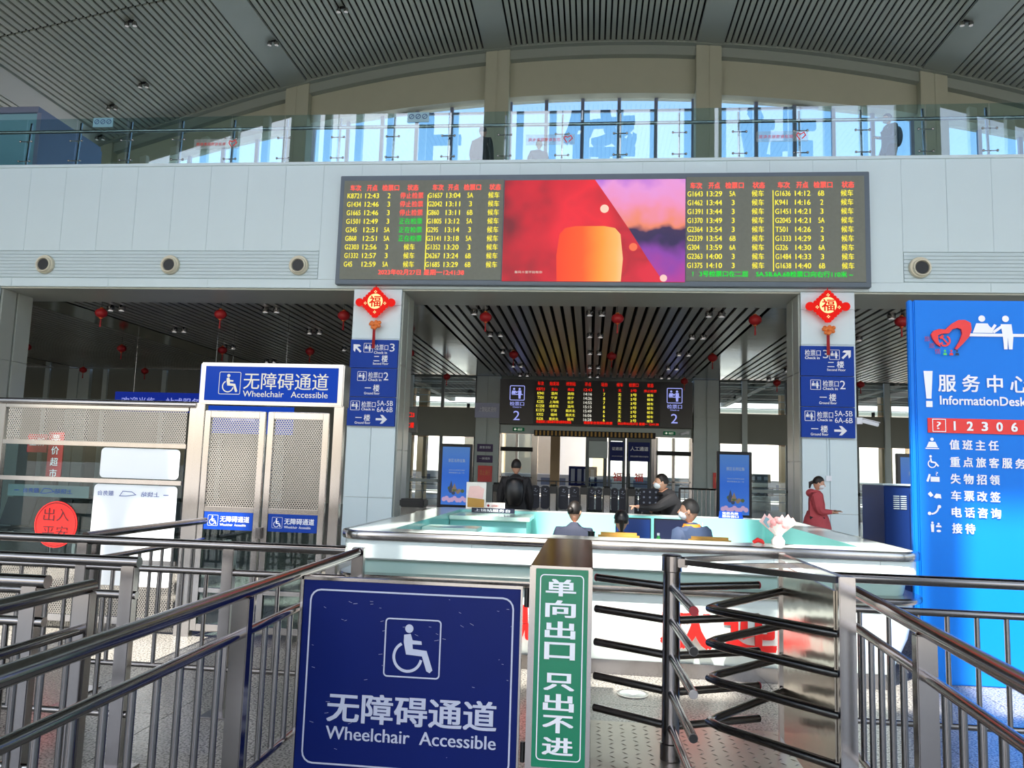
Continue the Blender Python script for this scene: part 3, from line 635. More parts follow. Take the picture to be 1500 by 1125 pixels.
# ---- Chinese knots
def knot(cx, lab):
    t = thing('chinese_knot', lab, 'hanging ornament', (cx, 14.8, 4.83), 'glowing red knots on the columns')
    cz, r, y = 4.83, .30, 14.86
    m = MB(); 
    for i in range(4):
        for j in range(6):
            k = (j+.5)/6; a0, a1 = R_(90*i), R_(90*(i+1)); px = cx+r*.98*((1-k)*math.cos(a0)+k*math.cos(a1)); pz = cz+r*.98*((1-k)*math.sin(a0)+k*math.sin(a1))
            m.lathe((px, y, pz), [(.032, .03), (.04, .01), (.04, -.02), (.03, -.035)], 12, axis='Y')
    for s in (-1, 1): m.lathe((cx+s*.325, y, cz), [(.07, .03), (.085, 0), (.08, -.03), (.05, -.04)], 16, axis='Y')
    m.build('scalloped_rim', 'red_emit', t)
    m = MB().prism([(cx+1.04*r*math.cos(R_(90*i)), cz+1.04*r*math.sin(R_(90*i))) for i in range(4)], y-.03, y+.03); m.build('body', 'red_emit', t)
    m = MB().disc(cx, cz+.02, .155, y-.032, 28); 
    for ax, az in ((-.2, -.02), (.2, -.02), (0, -.2), (0, .215)):
        for q in range(4): m.disc(cx+ax+.02*math.cos(q*1.6), cz+az+.02*math.sin(q*1.6), .011, y-.033, 8)
    m.build('gold_roundel', 'gold_emit', t)
    MB().text('福', cx-.12, cz-.095, y-.038, w=.24, h=.23, bold=.035).build('character', 'red_emit', t)
    m = MB(); 
    for i in range(14):
        a = i*2.4; rr_ = .035+.05*(i % 3)/2; m.ball((cx+1.25*rr_*math.cos(a), y, 4.40+.8*rr_*math.sin(a)-.01*(i % 4)), .042, 8, 6, (1, .7, .9))
    m.build('knot_ball', 'gold', t)
    m = MB(); 
    for i in range(9): m.tube([(cx-.022+.0055*i, y, 4.32), (cx-.026+.0065*i, y-.01*(i % 2), 3.90)], .006, 5)
    m.build('tassel', 'red_dk', t)
    MB().tube([(cx, y, 5.19), (cx, y, 5.12)], .012, 6).build('cord', 'red_dk', t)
knot(-4.36, 'glowing red knot ornament with gold character and tassel on the left column'); knot(4.40, 'glowing red knot ornament with gold character and tassel on the right column')

# ---- lanterns
def make_lantern(lab, x, y, z=4.85):
    t = thing('lantern', lab, 'lantern', (x, y, z), 'round red lanterns under the slatted ceiling')
    m = MB(); n = 12
    prof = [(.035, -.11)]+[(.135*math.sin(R_(a)), -.11*math.cos(R_(a))) for a in range(20, 161, 20)]+[(.035, .11)]
    m.lathe((x, y, z), prof, 16); m.build('globe', 'red_dk', t)
    MB().lathe((x, y, z), [(.035, -.125), (.04, -.105)], 10).lathe((x, y, z), [(.04, .105), (.035, .125)], 10).build('rim', 'gold', t)
    MB().tube([(x, y, z-.12), (x, y, z-.32)], [.012, .02], 6).build('tassel', 'red_dk', t)
    MB().tube([(x, y, z+.12), (x, y, 5.23)], .004, 5).build('cord', 'black', t)
    return t
rows = [('front', 16.35, [-11.22, -8.36, -5.5, -2.33, .51, 3.37, 6.3]), ('middle', 21.8, [-17.3, -14.2, -11.0, -8.3, -5.3, -2.26, .53, 3.33, 6.2]), ('back', 27.5, [-19.4, -16.9, -8.2, -5.27, 3.23, 6.4, 9.2])]
proto = None
for nm, y, xl in rows:
    for i, x in enumerate(xl):
        lab = f'red lantern, {ORD[i]} from the left in the {nm} row under the slatted ceiling'
        if proto is None: proto = make_lantern(lab, x, y); M['red_dk'].use_nodes = True
        else: c = copy_tree(proto); c.location = (x, y, 4.85); c['label'] = lab
# ---- spotlights
def spot(x, y, z, lab, up=False):
    t = thing('ceiling_spotlight', lab, 'light', (x, y, z), 'twin spotlights of the roof' if up else 'twin downlights of the slatted ceiling')
    for s in (-1, 1):
        MB().lathe((x+s*.14, y, z), [(.08, -.10), (.09, -.02), (.05, .06)], 12).build('lamp_head', 'steel', t)
        MB().lathe((x+s*.14, y, z), [(.06, -.105), (.06, -.10)], 12).build('lens', 'lamp', t)
    MB().box(x-.1, x+.1, y-.03, y+.03, z+.02, z+.12).build('bracket', 'black', t)
sp = [(-12.3, 26.6), (-4.0, 25.4), (4.0, 23.9), (-9.3, 25.6), (7.6, 24.6), (12.6, 26.5), (-16, 23.5), (-17.5, 26.8), (-19.2, 27.5), (-20.8, 29.2)]
for i, (x, y) in enumerate(sorted(sp)): spot(x, y, za(x)-.12, f'twin spotlight on the arched roof, {ORD[i]} from the left', True)
k = 0
for y in (17.3, 20.2, 23.2, 26.4, 29.0):
    for x, nm in ((-11.5, 'far left bay'), (-7.6, 'left bay'), (-2.6, 'left side of the middle bay'), (.05, 'centre of the middle bay'), (2.7, 'right side of the middle bay'), (6.6, 'right bay')):
        spot(x, y, 5.2, f'small twin downlight in the {nm}, {ORD[k//6]} row from the front'); k += 1

# ================================================================== SECOND DISPLAY (gate 2)
D = thing('gate_display', 'black departure display with red and yellow rows above the platform doors', 'display', (0, 29.8, 3.34))
MB().box(-3.58, 3.82, 29.84, 30.05, 3.33, 5.08).build('housing', 'black', D)
MB().box(-2.25, 2.6, 29.82, 29.84, 3.36, 5.03).build('screen', 'led_black', D); Y = 29.815
for x, z in ((-3.18, 4.26), (2.86, 4.28)):
    m = MB(); checkin(m, x, z, .56, Y); m.text('检票口', x, z-.22, Y, w=.56, h=.16, bold=.02).text('Check in', x+.12, z-.30, Y, w=.33, h=.055, bold=.02).text('2', x+.15, z-.78, Y, w=.25, h=.36); m.build('lettering', 'led_v', D)
cols = [-2.13, -1.6, -.96, -.3, .33, .92, 1.45, 2.08]
hdr = ['车次', '始发站', '终到站', '开点', '站台', '候车', '检票口', '状态']
rws = [('K8721', '玉山', '南昌', '12:43', '1', '无', '2号', '停止检票'), ('K941', '温州', '贵阳', '14:16', '7', '无', '2号', '候车'), ('T501', '宁波', '南宁', '14:26', '8', '无', '2号', '候车'), ('K235', '上海南', '长沙', '14:55', '7', '无', '2号', '候车'), ('K1258', '成都东', '温州', '15:15', '8', '无', '2号', '候车'), ('K1373', '宁波', '重庆北', '15:49', '6', '无', '2号', '候车'), ('K932', '福州', '重庆北', '16:06', '6', '无', '2号', '候车'), ('K636', '重庆北', '福州', '16:28', '6', '无', '2号', '候车')]
def drow(vals, z, h, m_, name):
    for i, (cx, s) in enumerate(zip(cols, vals)):
        wd = (.12 if any(ord(c) > 255 for c in s) else .062)*len(s); wd = max(wd, .07); MB().text(s, cx+.14-wd/2, z, Y, w=wd, h=h, bold=.012).build(name, 'led_w' if (i == 3 and m_ == 'led_y') else m_, D)
drow(hdr, 4.86, .15, 'led_r2', 'heading_entry')
for r, v in enumerate(rws): drow(v, 4.66-.165*r, .11, 'led_r2' if r == 0 else 'led_y', 'train_entry')
MB().text('欢迎您来上饶站乘车请勿携带危险品', -2.13, 3.39, Y, w=1.35, h=.11, bold=.04).text('请旅客自觉排队检票', -.3, 3.39, Y, w=1.1, h=.11, bold=.04).text('2023年02月27日 星期一 12:41:38', 1.0, 3.39, Y, w=1.55, h=.11, bold=.04).build('notice_line', 'led_r2', D)
for x, lab in ((-3.05, 'left'), (2.75, 'right')):
    k = tag(MB().box(x, x+.45, 29.98, 30.04, 3.06, 3.2).build('exit_sign', 'exit'), f'small green exit sign above the {lab} side door', 'sign')
    m = MB(); arrow(m, x+.1, 3.13, .1, 29.975, 180 if x < 0 else 0); m.text('出口', x+.2, 3.09, 29.975, w=.16, h=.08); m.build('lettering', 'led_w', k)
k = thing('wall_display', 'small black display with two blocks of red text by the left column', 'display', (-5.3, 22, 2.6))
MB().box(-5.75, -5.02, 21.9, 22.05, 2.55, 3.28).build('screen', 'black', k); MB().tube([(-5.4, 21.98, 3.28), (-5.4, 21.98, 5.22)], .025, 6).build('hanger', 'steel_dark', k)
MB().text('检票口3', -5.55, 2.98, 21.89, w=.45, h=.16, bold=.05).text('请上二楼', -5.55, 2.68, 21.89, w=.45, h=.16, bold=.05).build('lettering', 'led_r2', k)
k = thing('hall_banner_display', 'blue text display far at the left behind the perforated panel', 'display', (-12.6, 20, 3))
MB().box(-13.1, -9.3, 20, 20.1, 2.85, 3.38).build('screen', mat('screen_blue', '#1230a8', emit=.6), k); MB().text('欢迎光临 一站式服务 满意候车', -12.9, 2.98, 19.99, w=3.3, h=.26, bold=.01).build('lettering', 'led_v', k)
for x in (-12.6, -9.8): MB().tube([(x, 20.05, 3.35), (x, 20.05, 5.22)], .005, 6).build('hanger', 'steel_dark', k)
k = tag(MB().box(-9.25, -7.0, 17.5, 17.6, 2.23, 2.88).build('backlit_billboard', 'blue_gate'), 'bright blue backlit board just under the wheelchair sign', 'sign')
MB().flat([(-8.45, 2.75), (-7.97, 2.75), (-7.9, 2.5), (-8.18, 2.56), (-8.5, 2.5)], 17.49).build('logo_shape', 'led_v', k); MB().text('Guilin', -8.36, 2.60, 17.48, w=.34, bold=.01).build('lettering', 'blue', k)

for x in (-9.0, -7.25): MB().tube([(x, 17.55, 2.86), (x, 17.55, 5.25)], .005, 6).build('hanger', 'steel_dark', k)

# ================================================================== INFO BOARD
I = thing('information_board', 'tall blue information desk board with white characters right of the counter', 'sign', (3.6, 6.7, 0))
MB().box(2.665, 5.1, 6.66, 6.73, 0, 3.11).build('board_body', 'blue_info', I, bevel=.01)
MB().box(2.625, 2.665, 6.67, 6.72, 0, 3.11).build('side_edge', 'blue_info', I, bevel=.008)
Y = 6.652
MB().box(2.75, 5.0, 6.648, 6.66, 2.0, 2.12).build('red_band', 'red', I)
m = MB().flat([(2.728, 2.51), (2.80, 2.51), (2.785, 2.28), (2.745, 2.28)], Y).flat([(2.742, 2.26), (2.792, 2.26), (2.792, 2.21), (2.742, 2.21)], Y)
m.text('服 务 中 心', 2.84, 2.34, Y, w=.70, h=.145, bold=.03).text('InformationDesk', 2.85, 2.232, Y, w=.67, h=.075, bold=.03).build('heading', 'white', I)
MB().stroke([(2.785, 2.01), (2.885, 2.01), (2.885, 2.11), (2.785, 2.11)], .006, 6.642, True).text('?', 2.815, 2.03, 6.642, w=.035, h=.06).build('question_mark', 'white', I)
for i, ch in enumerate('12306'): MB().text(ch, 2.935+.114*i+(.012 if i == 0 else 0), 2.022, 6.642, w=.05, h=.075, bold=.045).build('digit', 'white', I)
for s, z, n in (('值班主任', 1.865, 4), ('重点旅客服务', 1.725, 6), ('失物招领', 1.588, 4), ('车票改签', 1.452, 4), ('电话咨询', 1.32, 4), ('接待', 1.19, 2)):
    m = MB()
    for i, ch in enumerate(s): m.text(ch, 2.915+.1*i, z, Y, w=.078, h=.082, bold=.045)
    m.build('service_line', 'white', I)
# service pictograms
m = MB().disc(2.78, 1.945, .014, Y, 12).flat([(2.755, 1.925), (2.805, 1.925), (2.825, 1.88), (2.735, 1.88)], Y).flat([(2.727, 1.874), (2.833, 1.874), (2.833, 1.866), (2.727, 1.866)], Y); m.build('pictogram', 'white', I)
m = MB().disc(2.765, 1.805, .011, Y, 10).stroke([(2.765, 1.79), (2.77, 1.76), (2.80, 1.755), (2.825, 1.725)], .013, Y).stroke(arc(2.775, 1.745, .03, 120, 350, 14), .008, Y); m.build('pictogram', 'white', I)
m = MB().flat([(2.76, 1.64), (2.83, 1.64), (2.83, 1.60), (2.76, 1.60)], Y).stroke([(2.735, 1.60), (2.755, 1.66)], .016, Y).text('?', 2.80, 1.65, Y, w=.02, h=.03); m.build('pictogram', 'white', I)
m = MB().flat([(2.735, 1.50), (2.755, 1.52), (2.78, 1.49), (2.757, 1.475)], Y).flat([(2.78, 1.475), (2.80, 1.505), (2.835, 1.50), (2.84, 1.465), (2.82, 1.47), (2.80, 1.465)], Y); m.build('pictogram', 'white', I)
m = MB().stroke(arc(2.755, 1.40, .06, -85, -5, 8), .014, Y).disc(2.745, 1.343, .014, Y, 10).disc(2.822, 1.40, .014, Y, 10); m.build('pictogram', 'white', I)
m = MB().disc(2.765, 1.27, .009, Y, 10).flat([(2.752, 1.258), (2.778, 1.258), (2.775, 1.195), (2.755, 1.195)], Y).disc(2.812, 1.262, .009, Y, 10).flat([(2.795, 1.25), (2.83, 1.25), (2.835, 1.235), (2.79, 1.235)], Y).disc(2.812, 1.205, .018, Y, 12, rz=.01); m.build('pictogram', 'white', I)
m = MB().disc(3.20, 2.955, .027, Y, 18).flat([(3.155, 2.915), (3.245, 2.915), (3.285, 2.835), (3.125, 2.835)], Y).stroke([(3.235, 2.90), (3.275, 2.86), (3.305, 2.905)], .022, Y)
m.flat([(3.10, 2.83), (3.72, 2.83), (3.72, 2.805), (3.10, 2.805)], Y).disc(3.385, 2.955, .027, Y, 18).flat([(3.345, 2.91), (3.43, 2.91), (3.44, 2.80), (3.43, 2.70), (3.402, 2.70), (3.398, 2.8), (3.392, 2.70), (3.365, 2.70), (3.36, 2.8)], Y).stroke([(3.36, 2.895), (3.285, 2.84)], .022, Y); m.build('desk_pictogram', 'white', I)
Yh = 6.635
hp = [(2.865, 2.71), (2.83, 2.735), (2.80, 2.78), (2.79, 2.815), (2.81, 2.845), (2.85, 2.86), (2.905, 2.858), (2.955, 2.905), (3.01, 2.938), (3.06, 2.94), (3.105, 2.915), (3.11, 2.86), (3.09, 2.80), (3.04, 2.74), (2.99, 2.69), (2.975, 2.70), (3.01, 2.755), (3.035, 2.82), (3.03, 2.86), (3.0, 2.872), (2.96, 2.86), (2.93, 2.825), (2.88, 2.822), (2.845, 2.808), (2.845, 2.77)]
MB().prism(hp, Yh, Yh+.02).build('heart_emblem', 'red', I, smooth=False)
m = MB().stroke(arc(2.90, 2.765, .042, -120, 60, 12), .014, Y-.002).stroke([(2.875, 2.80), (2.93, 2.735)], .012, Y-.002).stroke([(2.865, 2.785), (2.892, 2.812)], .02, Y-.002).stroke([(2.865, 2.735), (2.885, 2.75)], .016, Y-.002); m.build('party_emblem', 'red', I)
m = MB().text('旅', 2.735, 2.755, Yh, w=.045).text('途', 2.77, 2.70, Yh, w=.045).text('情', 2.815, 2.65, Yh, w=.045); m.build('emblem_lettering', 'red_dk', I)
for x, mm in ((2.88, 'leaf'), (2.93, 'red'), (2.975, 'navy')): MB().disc(x+.015, 2.678, .009, Yh, 10).flat([(x, 2.642), (x+.03, 2.642), (x+.026, 2.662), (x+.004, 2.662)], Yh).build('emblem_figure', mm, I)

# ================================================================== COUNTER
K = thing('service_counter', 'large rounded service counter of white and teal glass with steel trim', 'counter', (.25, 8.2, 0))
CX0, CX1, CY0, CY1 = -2.06, 2.56, 6.16, 10.4
def ring(o, r=.28, n=6): return rr(CX0+o, CX1-o, CY0+o, CY1-o, max(.02, r-o), n)
def wallband(mb, prof, mi=0):   # prof: (offset,z)
    rings = [[(x, y, z) for x, y in ring(o)] for o, z in prof]; n = len(rings[0])
    mb.add([p for r in rings for p in r], [(i*n+j, i*n+(j+1) % n, (i+1)*n+(j+1) % n, (i+1)*n+j) for i in range(len(rings)-1) for j in range(n)], mi); return mb
IN = .40
def topring(z, o0, o1, mb, mi=0):
    a = [(x, y, z) for x, y in ring(o0)]; b = [(x, y, z) for x, y in rr(CX0+o1, CX1-o1, CY0+o1, CY1-o1, .06, 6)]; n = len(a)
    return mb.add(a+b, [(i, (i+1) % n, n+(i+1) % n, n+i) for i in range(n)], mi)
wallband(MB(), [(.03, .99), (.004, .995), (0, 1.01), (0, 1.045), (.006, 1.058), (.05, 1.062)]).build('steel_rim', 'steel', K)
m = topring(1.06, .04, IN, MB()); m.build('counter_top', 'glass_white', K, smooth=False)
wallband(MB(), [(.05, .835), (.03, .85), (.03, .99)]).build('upper_band', 'glass_white', K)
wallband(MB(), [(.13, .72), (.12, .74), (.10, .835), (.05, .835)]).build('recessed_band', 'glass_green', K)
wallband(MB(), [(.06, .67), (.0, .675), (-.01, .69), (-.01, .71), (0, .722), (.13, .724)]).build('steel_ledge', 'steel', K)
n = 6; W = (CX1-CX0-.6)/n
wallband(MB(), [(.22, .12), (.10, .40), (.06, .60), (.06, .68)]).build('lower_panel', 'glass_white', K)
wallband(MB(), [(.24, 0), (.24, .12), (.2, .122)]).build('kick_plate', 'steel_dark', K)
ins = rr(CX0+IN, CX1-IN, CY0+IN, CY1-IN, .06, 6)
nn = len(ins); MB().add([(x, y, 0) for x, y in ins]+[(x, y, 1.06) for x, y in ins], [((i+1) % nn, i, nn+i, nn+(i+1) % nn) for i in range(nn)]).build('inner_wall', 'glass_teal', K, smooth=False)
sm = MB()
for i in range(1, 6): x = CX0+.35+.78*i; sm.box(x-.002, x+.002, CY0+.028, CY0+.032, .86, .985)
for i in range(1, 6): x = CX0+.35+.78*i; sm.box(x-.003, x+.003, CY1-IN-.004, CY1-IN+.002, .05, 1.0)
sm.build('joint_line', 'stone_col', K)
for ch, x, z in (('欢', .56, .26), ('迎', 1.04, .26)): 
    MB().text(ch, x, z, 6.235, w=.40, h=.38, bold=.05, depth=.02).build('raised_character', 'red', K, smooth=False)
MB().text('您', -.56, .26, 6.235, w=.30, h=.38, bold=.05, depth=.02).build('raised_character', 'red', K, smooth=False)
# inner left counter
sd_ = thing('inner_side_desk', 'teal glass side desk inside the left end of the counter', 'desk', (-1.6, 8.3, 0))
MB().box(-1.655, -1.15, 7.7, 7.76, .0, .96).build('front_panel', 'glass_teal', sd_); MB().box(-1.655, -1.1, 7.62, 8.0, .96, 1.0).build('desk_top', 'glass_green', sd_, bevel=.006)
MB().box(-1.22, -1.15, 7.76, 8.0, 0, .96).build('end_panel', 'glass_white', sd_)
sd2 = thing('inner_low_cabinet', 'teal cabinet at the back left corner inside the counter', 'cabinet', (-1.4, 9.3, 0))
MB().box(-1.655, -.74, 9.2, 9.25, 0, .98).box(-.78, -.74, 9.25, 9.95, 0, .98).build('panel', 'glass_teal', sd2); MB().box(-1.655, -.70, 9.14, 9.95, .98, 1.03).build('cabinet_top', 'glass_green', sd2, bevel=.006)
wd = thing('work_desk', 'long staff desk along the back inside the counter', 'desk', (.6, 9.6, 0))
MB().box(-.7, 2.1, 9.2, 9.98, .71, .75).build('desk_top', 'glass_green', wd); MB().box(-.7, -.66, 9.25, 9.98, 0, .71).box(.7, .74, 9.25, 9.98, 0, .71).box(2.06, 2.1, 9.25, 9.98, 0, .71).build('support', 'glass_white', wd)

def monitor(x, y, wd_, lab, m_='kiosk'):
    t = thing('monitor', lab, 'monitor', (x, y, .75)); MB().box(x-wd_/2, x+wd_/2, y, y+.03, .80, 1.06).build('casing', 'black', t, bevel=.004)
    MB().box(x-wd_/2+.012, x+wd_/2-.012, y-.004, y, .815, 1.045).build('screen', m_, t); MB().box(x-.02, x+.02, y+.03, y+.05, .76, .9).box(x-.1, x+.1, y-.04, y+.1, .75, .762).build('stand', 'black', t)
monitor(.52, 9.45, .42, 'blue faced monitor behind the bun haired clerk in the cap'); monitor(.98, 9.5, .42, 'dark navy monitor between green bottle and grey haired man', 'navy')
def chair(x, y, lab):
    t = thing('office_chair', lab, 'chair', (x, y, 0))
    MB().box(x-.19, x+.19, y-.03, y+.03, .64, 1.045).build('backrest', 'tan', t, bevel=.025); MB().box(x-.22, x+.22, y+.02, y+.44, .46, .54).build('seat', 'tan', t, bevel=.03)
    MB().tube([(x, y+.22, .08), (x, y+.22, .46)], .025, 8).build('column', 'steel', t)
    for i in range(5): a = R_(72*i+18); MB().tube([(x, y+.22, .08), (x+.26*math.cos(a), y+.22+.26*math.sin(a), .05)], [.02, .014], 6).build('leg', 'steel', t)
    for s in (-1, 1): MB().tube([(x+s*.2, y+.02, .74), (x+s*.22, y+.3, .72)], .016, 6).build('armrest', 'black', t)
chair(.27, 7.3, 'tan leather chair with low back behind the capped clerk'); chair(1.08, 7.2, 'tan leather chair with low back beside the bouquet')
bt = thing('drink_bottle', 'small green drink bottle on the staff desk', 'bottle', (.66, 8.0, .9))
MB().lathe((.66, 7.62, .84), [(.026, 0), (.03, .01), (.03, .10), (.024, .13), (.012, .155), (.012, .165)], 14).build('bottle_body', 'leaf', bt)
MB().lathe((.66, 7.62, .84), [(.014, .165), (.014, .19)], 10).build('cap', 'white', bt)
ct = tag(MB().lathe((.02, 7.62, .84), [(.03, 0), (.034, .17), (.036, .17), (.036, .18)], 16).build('drink_cup', 'black'), 'black travel cup behind the front counter beside the woman in uniform', 'cup')
tp = tag(MB().box(.06, .14, 7.6, 7.7, .84, .96).build('tissue_pack', 'paper', bevel=.01), 'white tissue pack beside the black travel cup', 'tissue pack')
st = thing('side_table', 'narrow staff shelf just behind the front counter wall', 'shelf', (.35, 7.6, 0)); MB().box(-.1, .75, 7.5, 7.75, .80, .84).build('shelf_top', 'glass_green', st); MB().box(-.1, -.06, 7.5, 7.75, 0, .8).box(.71, .75, 7.5, 7.75, 0, .8).build('support', 'glass_white', st)
# bouquet
bq = thing('bouquet', 'pink and white flower bouquet in paper on the front counter', 'bouquet', (1.5, 6.45, 1.06))
m = MB().lathe((1.5, 6.44, 1.062), [(.05, 0), (.055, .03), (.03, .07), (.055, .11), (.10, .17)], 9); m.build('paper_wrap', 'paper', bq)
m = MB(); random.seed(3)
for i in range(9):
    a = i*.7; m.prism([(1.5+.04*math.cos(a), 1.15), (1.5+.105*math.cos(a)-.045, 1.24), (1.5+.115*math.cos(a), 1.28+.025*(i % 2)), (1.5+.10*math.cos(a)+.045, 1.235)], 6.44+.05*math.sin(a), 6.443+.05*math.sin(a))
m.build('paper_petal', 'pink', bq, smooth=False)
for i in range(8): m = MB().ball((1.5+.055*math.cos(i*.9), 6.39+.04*math.sin(i*.9), 1.22+.018*(i % 3)), .028, 9, 6); m.build('flower', mat('rose_pink', '#e8a0a0', .7, var=.2, scale=40) if i == 0 else bpy.data.materials['rose_pink'], bq)
MB().prism([(1.42, 1.19), (1.38, 1.24), (1.40, 1.28), (1.45, 1.25)], 6.41, 6.415).build('blue_tissue', 'sky_panel', bq)
tag(MB().tube([(1.30, 6.42, 1.075), (1.335, 6.41, 1.095), (1.37, 6.43, 1.085), (1.39, 6.46, 1.068)], [.012, .018, .016, .01], 8).build('red_ribbon', 'red'), 'red ribbon curl lying left of the bouquet', 'ribbon')
# things on the back of the counter
pb_ = thing('brochure_stand', 'upright picture card stand on the back left of the counter', 'card stand', (-1.48, 10.15, 1.06)); Z = 1.062
MB().box(-1.62, -1.36, 10.14, 10.155, Z, Z+.345).build('card', 'paper', pb_); MB().flat([(-1.60, Z+.15), (-1.40, Z+.13), (-1.38, Z+.26), (-1.46, Z+.30), (-1.58, Z+.29)], 10.137).build('picture_top', 'pink', pb_); MB().flat([(-1.60, Z+.02), (-1.38, Z+.02), (-1.38, Z+.125), (-1.60, Z+.145)], 10.136).build('picture_bottom', 'tan', pb_)
MB().box(-1.60, -1.38, 10.155, 10.25, Z, Z+.02).build('foot', 'steel', pb_)
k = thing('name_plate', 'small white desk plate with red emblem beside the card stand', 'desk plate', (-1.2, 10.1, 1.06)); MB().prism([(0, 0), (1, 0), (1, 1), (0, 1)], 0, 0) 
MB().box(-1.35, -1.10, 10.08, 10.11, Z, Z+.09).build('plate', 'paper', k); MB().disc(-1.315, Z+.05, .016, 10.076, 14).text('人民铁路为人民', -1.285, Z+.03, 10.076, w=.16, h=.035, bold=.02).build('lettering', 'red_dk', k)
k = thing('name_plate', 'blue desk plate with two rows of white characters beside the totem', 'desk plate', (1.75, 10.1, 1.06)); MB().prism([(1.62, Z), (1.92, Z), (1.90, Z+.085), (1.63, Z+.085)], 10.06, 10.09).build('plate', 'blue_sign', k)
MB().text('党员先锋', 1.66, Z+.047, 10.056, w=.2, h=.03, bold=.02).text('服务窗口', 1.66, Z+.01, 10.056, w=.2, h=.03, bold=.02).build('lettering', 'white', k)
k = thing('name_plate', 'dark blue letter strip on the back left corner of the counter', 'desk plate', (-1.4, 9.9, 1.03)); MB().box(-1.5, -.95, 9.86, 9.9, 1.032, 1.09).build('plate', 'navy', k); MB().text('上饶站服务台', -1.46, 1.045, 9.855, w=.46, h=.035, bold=.02).build('lettering', 'white', k)

# ================================================================== BARRIERS, GATE, TURNSTILE
PR, SR = .029, .021
def railing(name, lab, p0, p1, posts, bal, h=1.05, h2=.88, hb=.28, group='steel queue railings', endcap=True):
    p0, p1 = Vector((*p0, 0)), Vector((*p1, 0)); L_ = (p1-p0).length; d = (p1-p0)/L_; up = Vector((0, 0, 1))
    t = thing(name, lab, 'railing', tuple(p0), group)
    MB().tube([p0+up*h, p1+up*h], PR, 16).build('top_rail', 'steel_dark', t); MB().tube([p0+up*h2, p1+up*h2], SR, 12).build('middle_rail', 'steel_dark', t); MB().tube([p0+up*hb, p1+up*hb], SR*.8, 10).build('bottom_rail', 'steel_dark', t)
    first = None
    n = int((L_-.06)/bal); off = (L_-(n-1)*bal)/2
    for i in range(n):
        s = off+bal*i
        if any(abs(s-q) < .06 for q in posts): continue
        q = p0+d*s
        if first is None: first = MB().tube([(q.x, q.y, hb), (q.x, q.y, h2)], .0135, 10).build('baluster', 'steel_dark', t); f0 = q
        else: o = share('baluster', first, t, tuple(q-f0))
    for s in posts:
        q = p0+d*s; a = Vector((-d.y, d.x, 0)); m = MB().bar(q+up*0, q+up*(h-.02 if 0 < s < L_ else h+.03), .075, .05)
        m.build('post', 'steel_dark', t, bevel=.004); MB().box(q.x-.09, q.x+.09, q.y-.09, q.y+.09, 0.001, .012).build('foot_plate', 'steel_dark', t, bevel=.003)
    return t
railing('queue_railing', 'long steel railing running away at the left of the blue gate board', (-1.435, .5), (-1.435, 4.76), [2.68, 4.30], .145)
railing('queue_railing', 'steel railing running away at the far left foreground, ending at a grey post', (-2.10, .6), (-2.10, 3.16), [2.52], .145)
railing('queue_railing', 'steel cross railing behind, running from the far left to the blue gate board', (-6.4, 4.85), (-1.53, 4.85), [1.5, 3.1, 4.10], .16)
railing('queue_railing', 'steel cross railing in the middle left, ending at a wide post', (-5.6, 3.92), (-2.35, 3.92), [1.4, 3.2], .16)
railing('queue_railing', 'short steel cross railing nearest at the left edge', (-4.6, 3.2), (-2.33, 3.2), [1.0, 2.2], .16)
railing('queue_railing', 'pale steel railing running back to the frame of the wheelchair gate', (-3.44, 5.06), (-3.44, 6.72), [.1], .16)
railing('queue_railing', 'long steel railing running away at the right foreground', (1.10, .5), (1.31, 4.05), [2.62], .145)
railing('queue_railing', 'steel cross railing running right from the turnstile in front of the blue board', (1.36, 4.6), (6.0, 4.6), [.05, 3.4], .155)
# housing with green sign
Hh = thing('turnstile_housing', 'long steel turnstile housing with a green one-way exit sign on its end', 'turnstile housing', (-.13, 4.4, 0))
MB().box(-.275, .02, 3.70, 5.17, 0, 1.15).build('case', 'steel', Hh, bevel=.006)
MB().box(-.245, .0, 3.688, 3.70, .25, 1.138).build('sign_panel', 'green', Hh, bevel=.002)
m = MB().rrect(-.222, -.022, .285, 1.112, .018, .005, 3.685)
for ch, z in (('单', 1.016), ('向', .92), ('出', .824), ('口', .73), ('只', .592), ('出', .50), ('不', .405), ('进', .308)): m.text(ch, -.197, z, 3.685, w=.142, h=.078, bold=.045)
m.build('lettering', 'white', Hh)
for z in (.95, .25): MB().lathe((-.289, 3.74, z), [(.012, 0), (.012, .09)], 10).build('hinge', 'black', Hh)
# blue gate board
G = thing('gate_board', 'large dark blue wheelchair accessible gate board in front', 'sign', (-.85, 3.76, 0))
MB().box(-1.385, -.318, 3.745, 3.775, .13, 1.03).build('board', 'blue', G, bevel=.003)
MB().box(-1.395, -.309, 3.742, 3.78, 1.03, 1.045).box(-1.398, -1.386, 3.742, 3.78, .12, 1.045).box(-.318, -.309, 3.742, 3.78, .12, 1.03).build('frame', 'steel', G)
Y = 3.741
m = MB().rrect(-1.345, -.352, .178, .985, .05, .008, Y); m.build('border_line', 'white_dull', G)
m = MB(); wheelchair(m, -.965, .597, .268, Y); m.build('wheelchair_symbol', 'white_dull', G)
MB().text('无障碍通道', -1.235, .372, Y, w=.82, h=.137, bold=.035).text('Wheelchair  Accessible', -1.235, .292, Y, w=.82, h=.06, bold=.025).build('lettering', 'white_dull', G)
random.seed(5); m = MB()
for i in range(46):
    x, z, a, l = random.uniform(-1.33, -.36), random.uniform(.2, .97), random.uniform(-.5, .4), random.uniform(.004, .022); m.stroke([(x, z), (x+l*math.cos(a), z+l*math.sin(a))], .0012, Y+.001)
m.build('scratches', 'white_dull', G, kind='stuff')
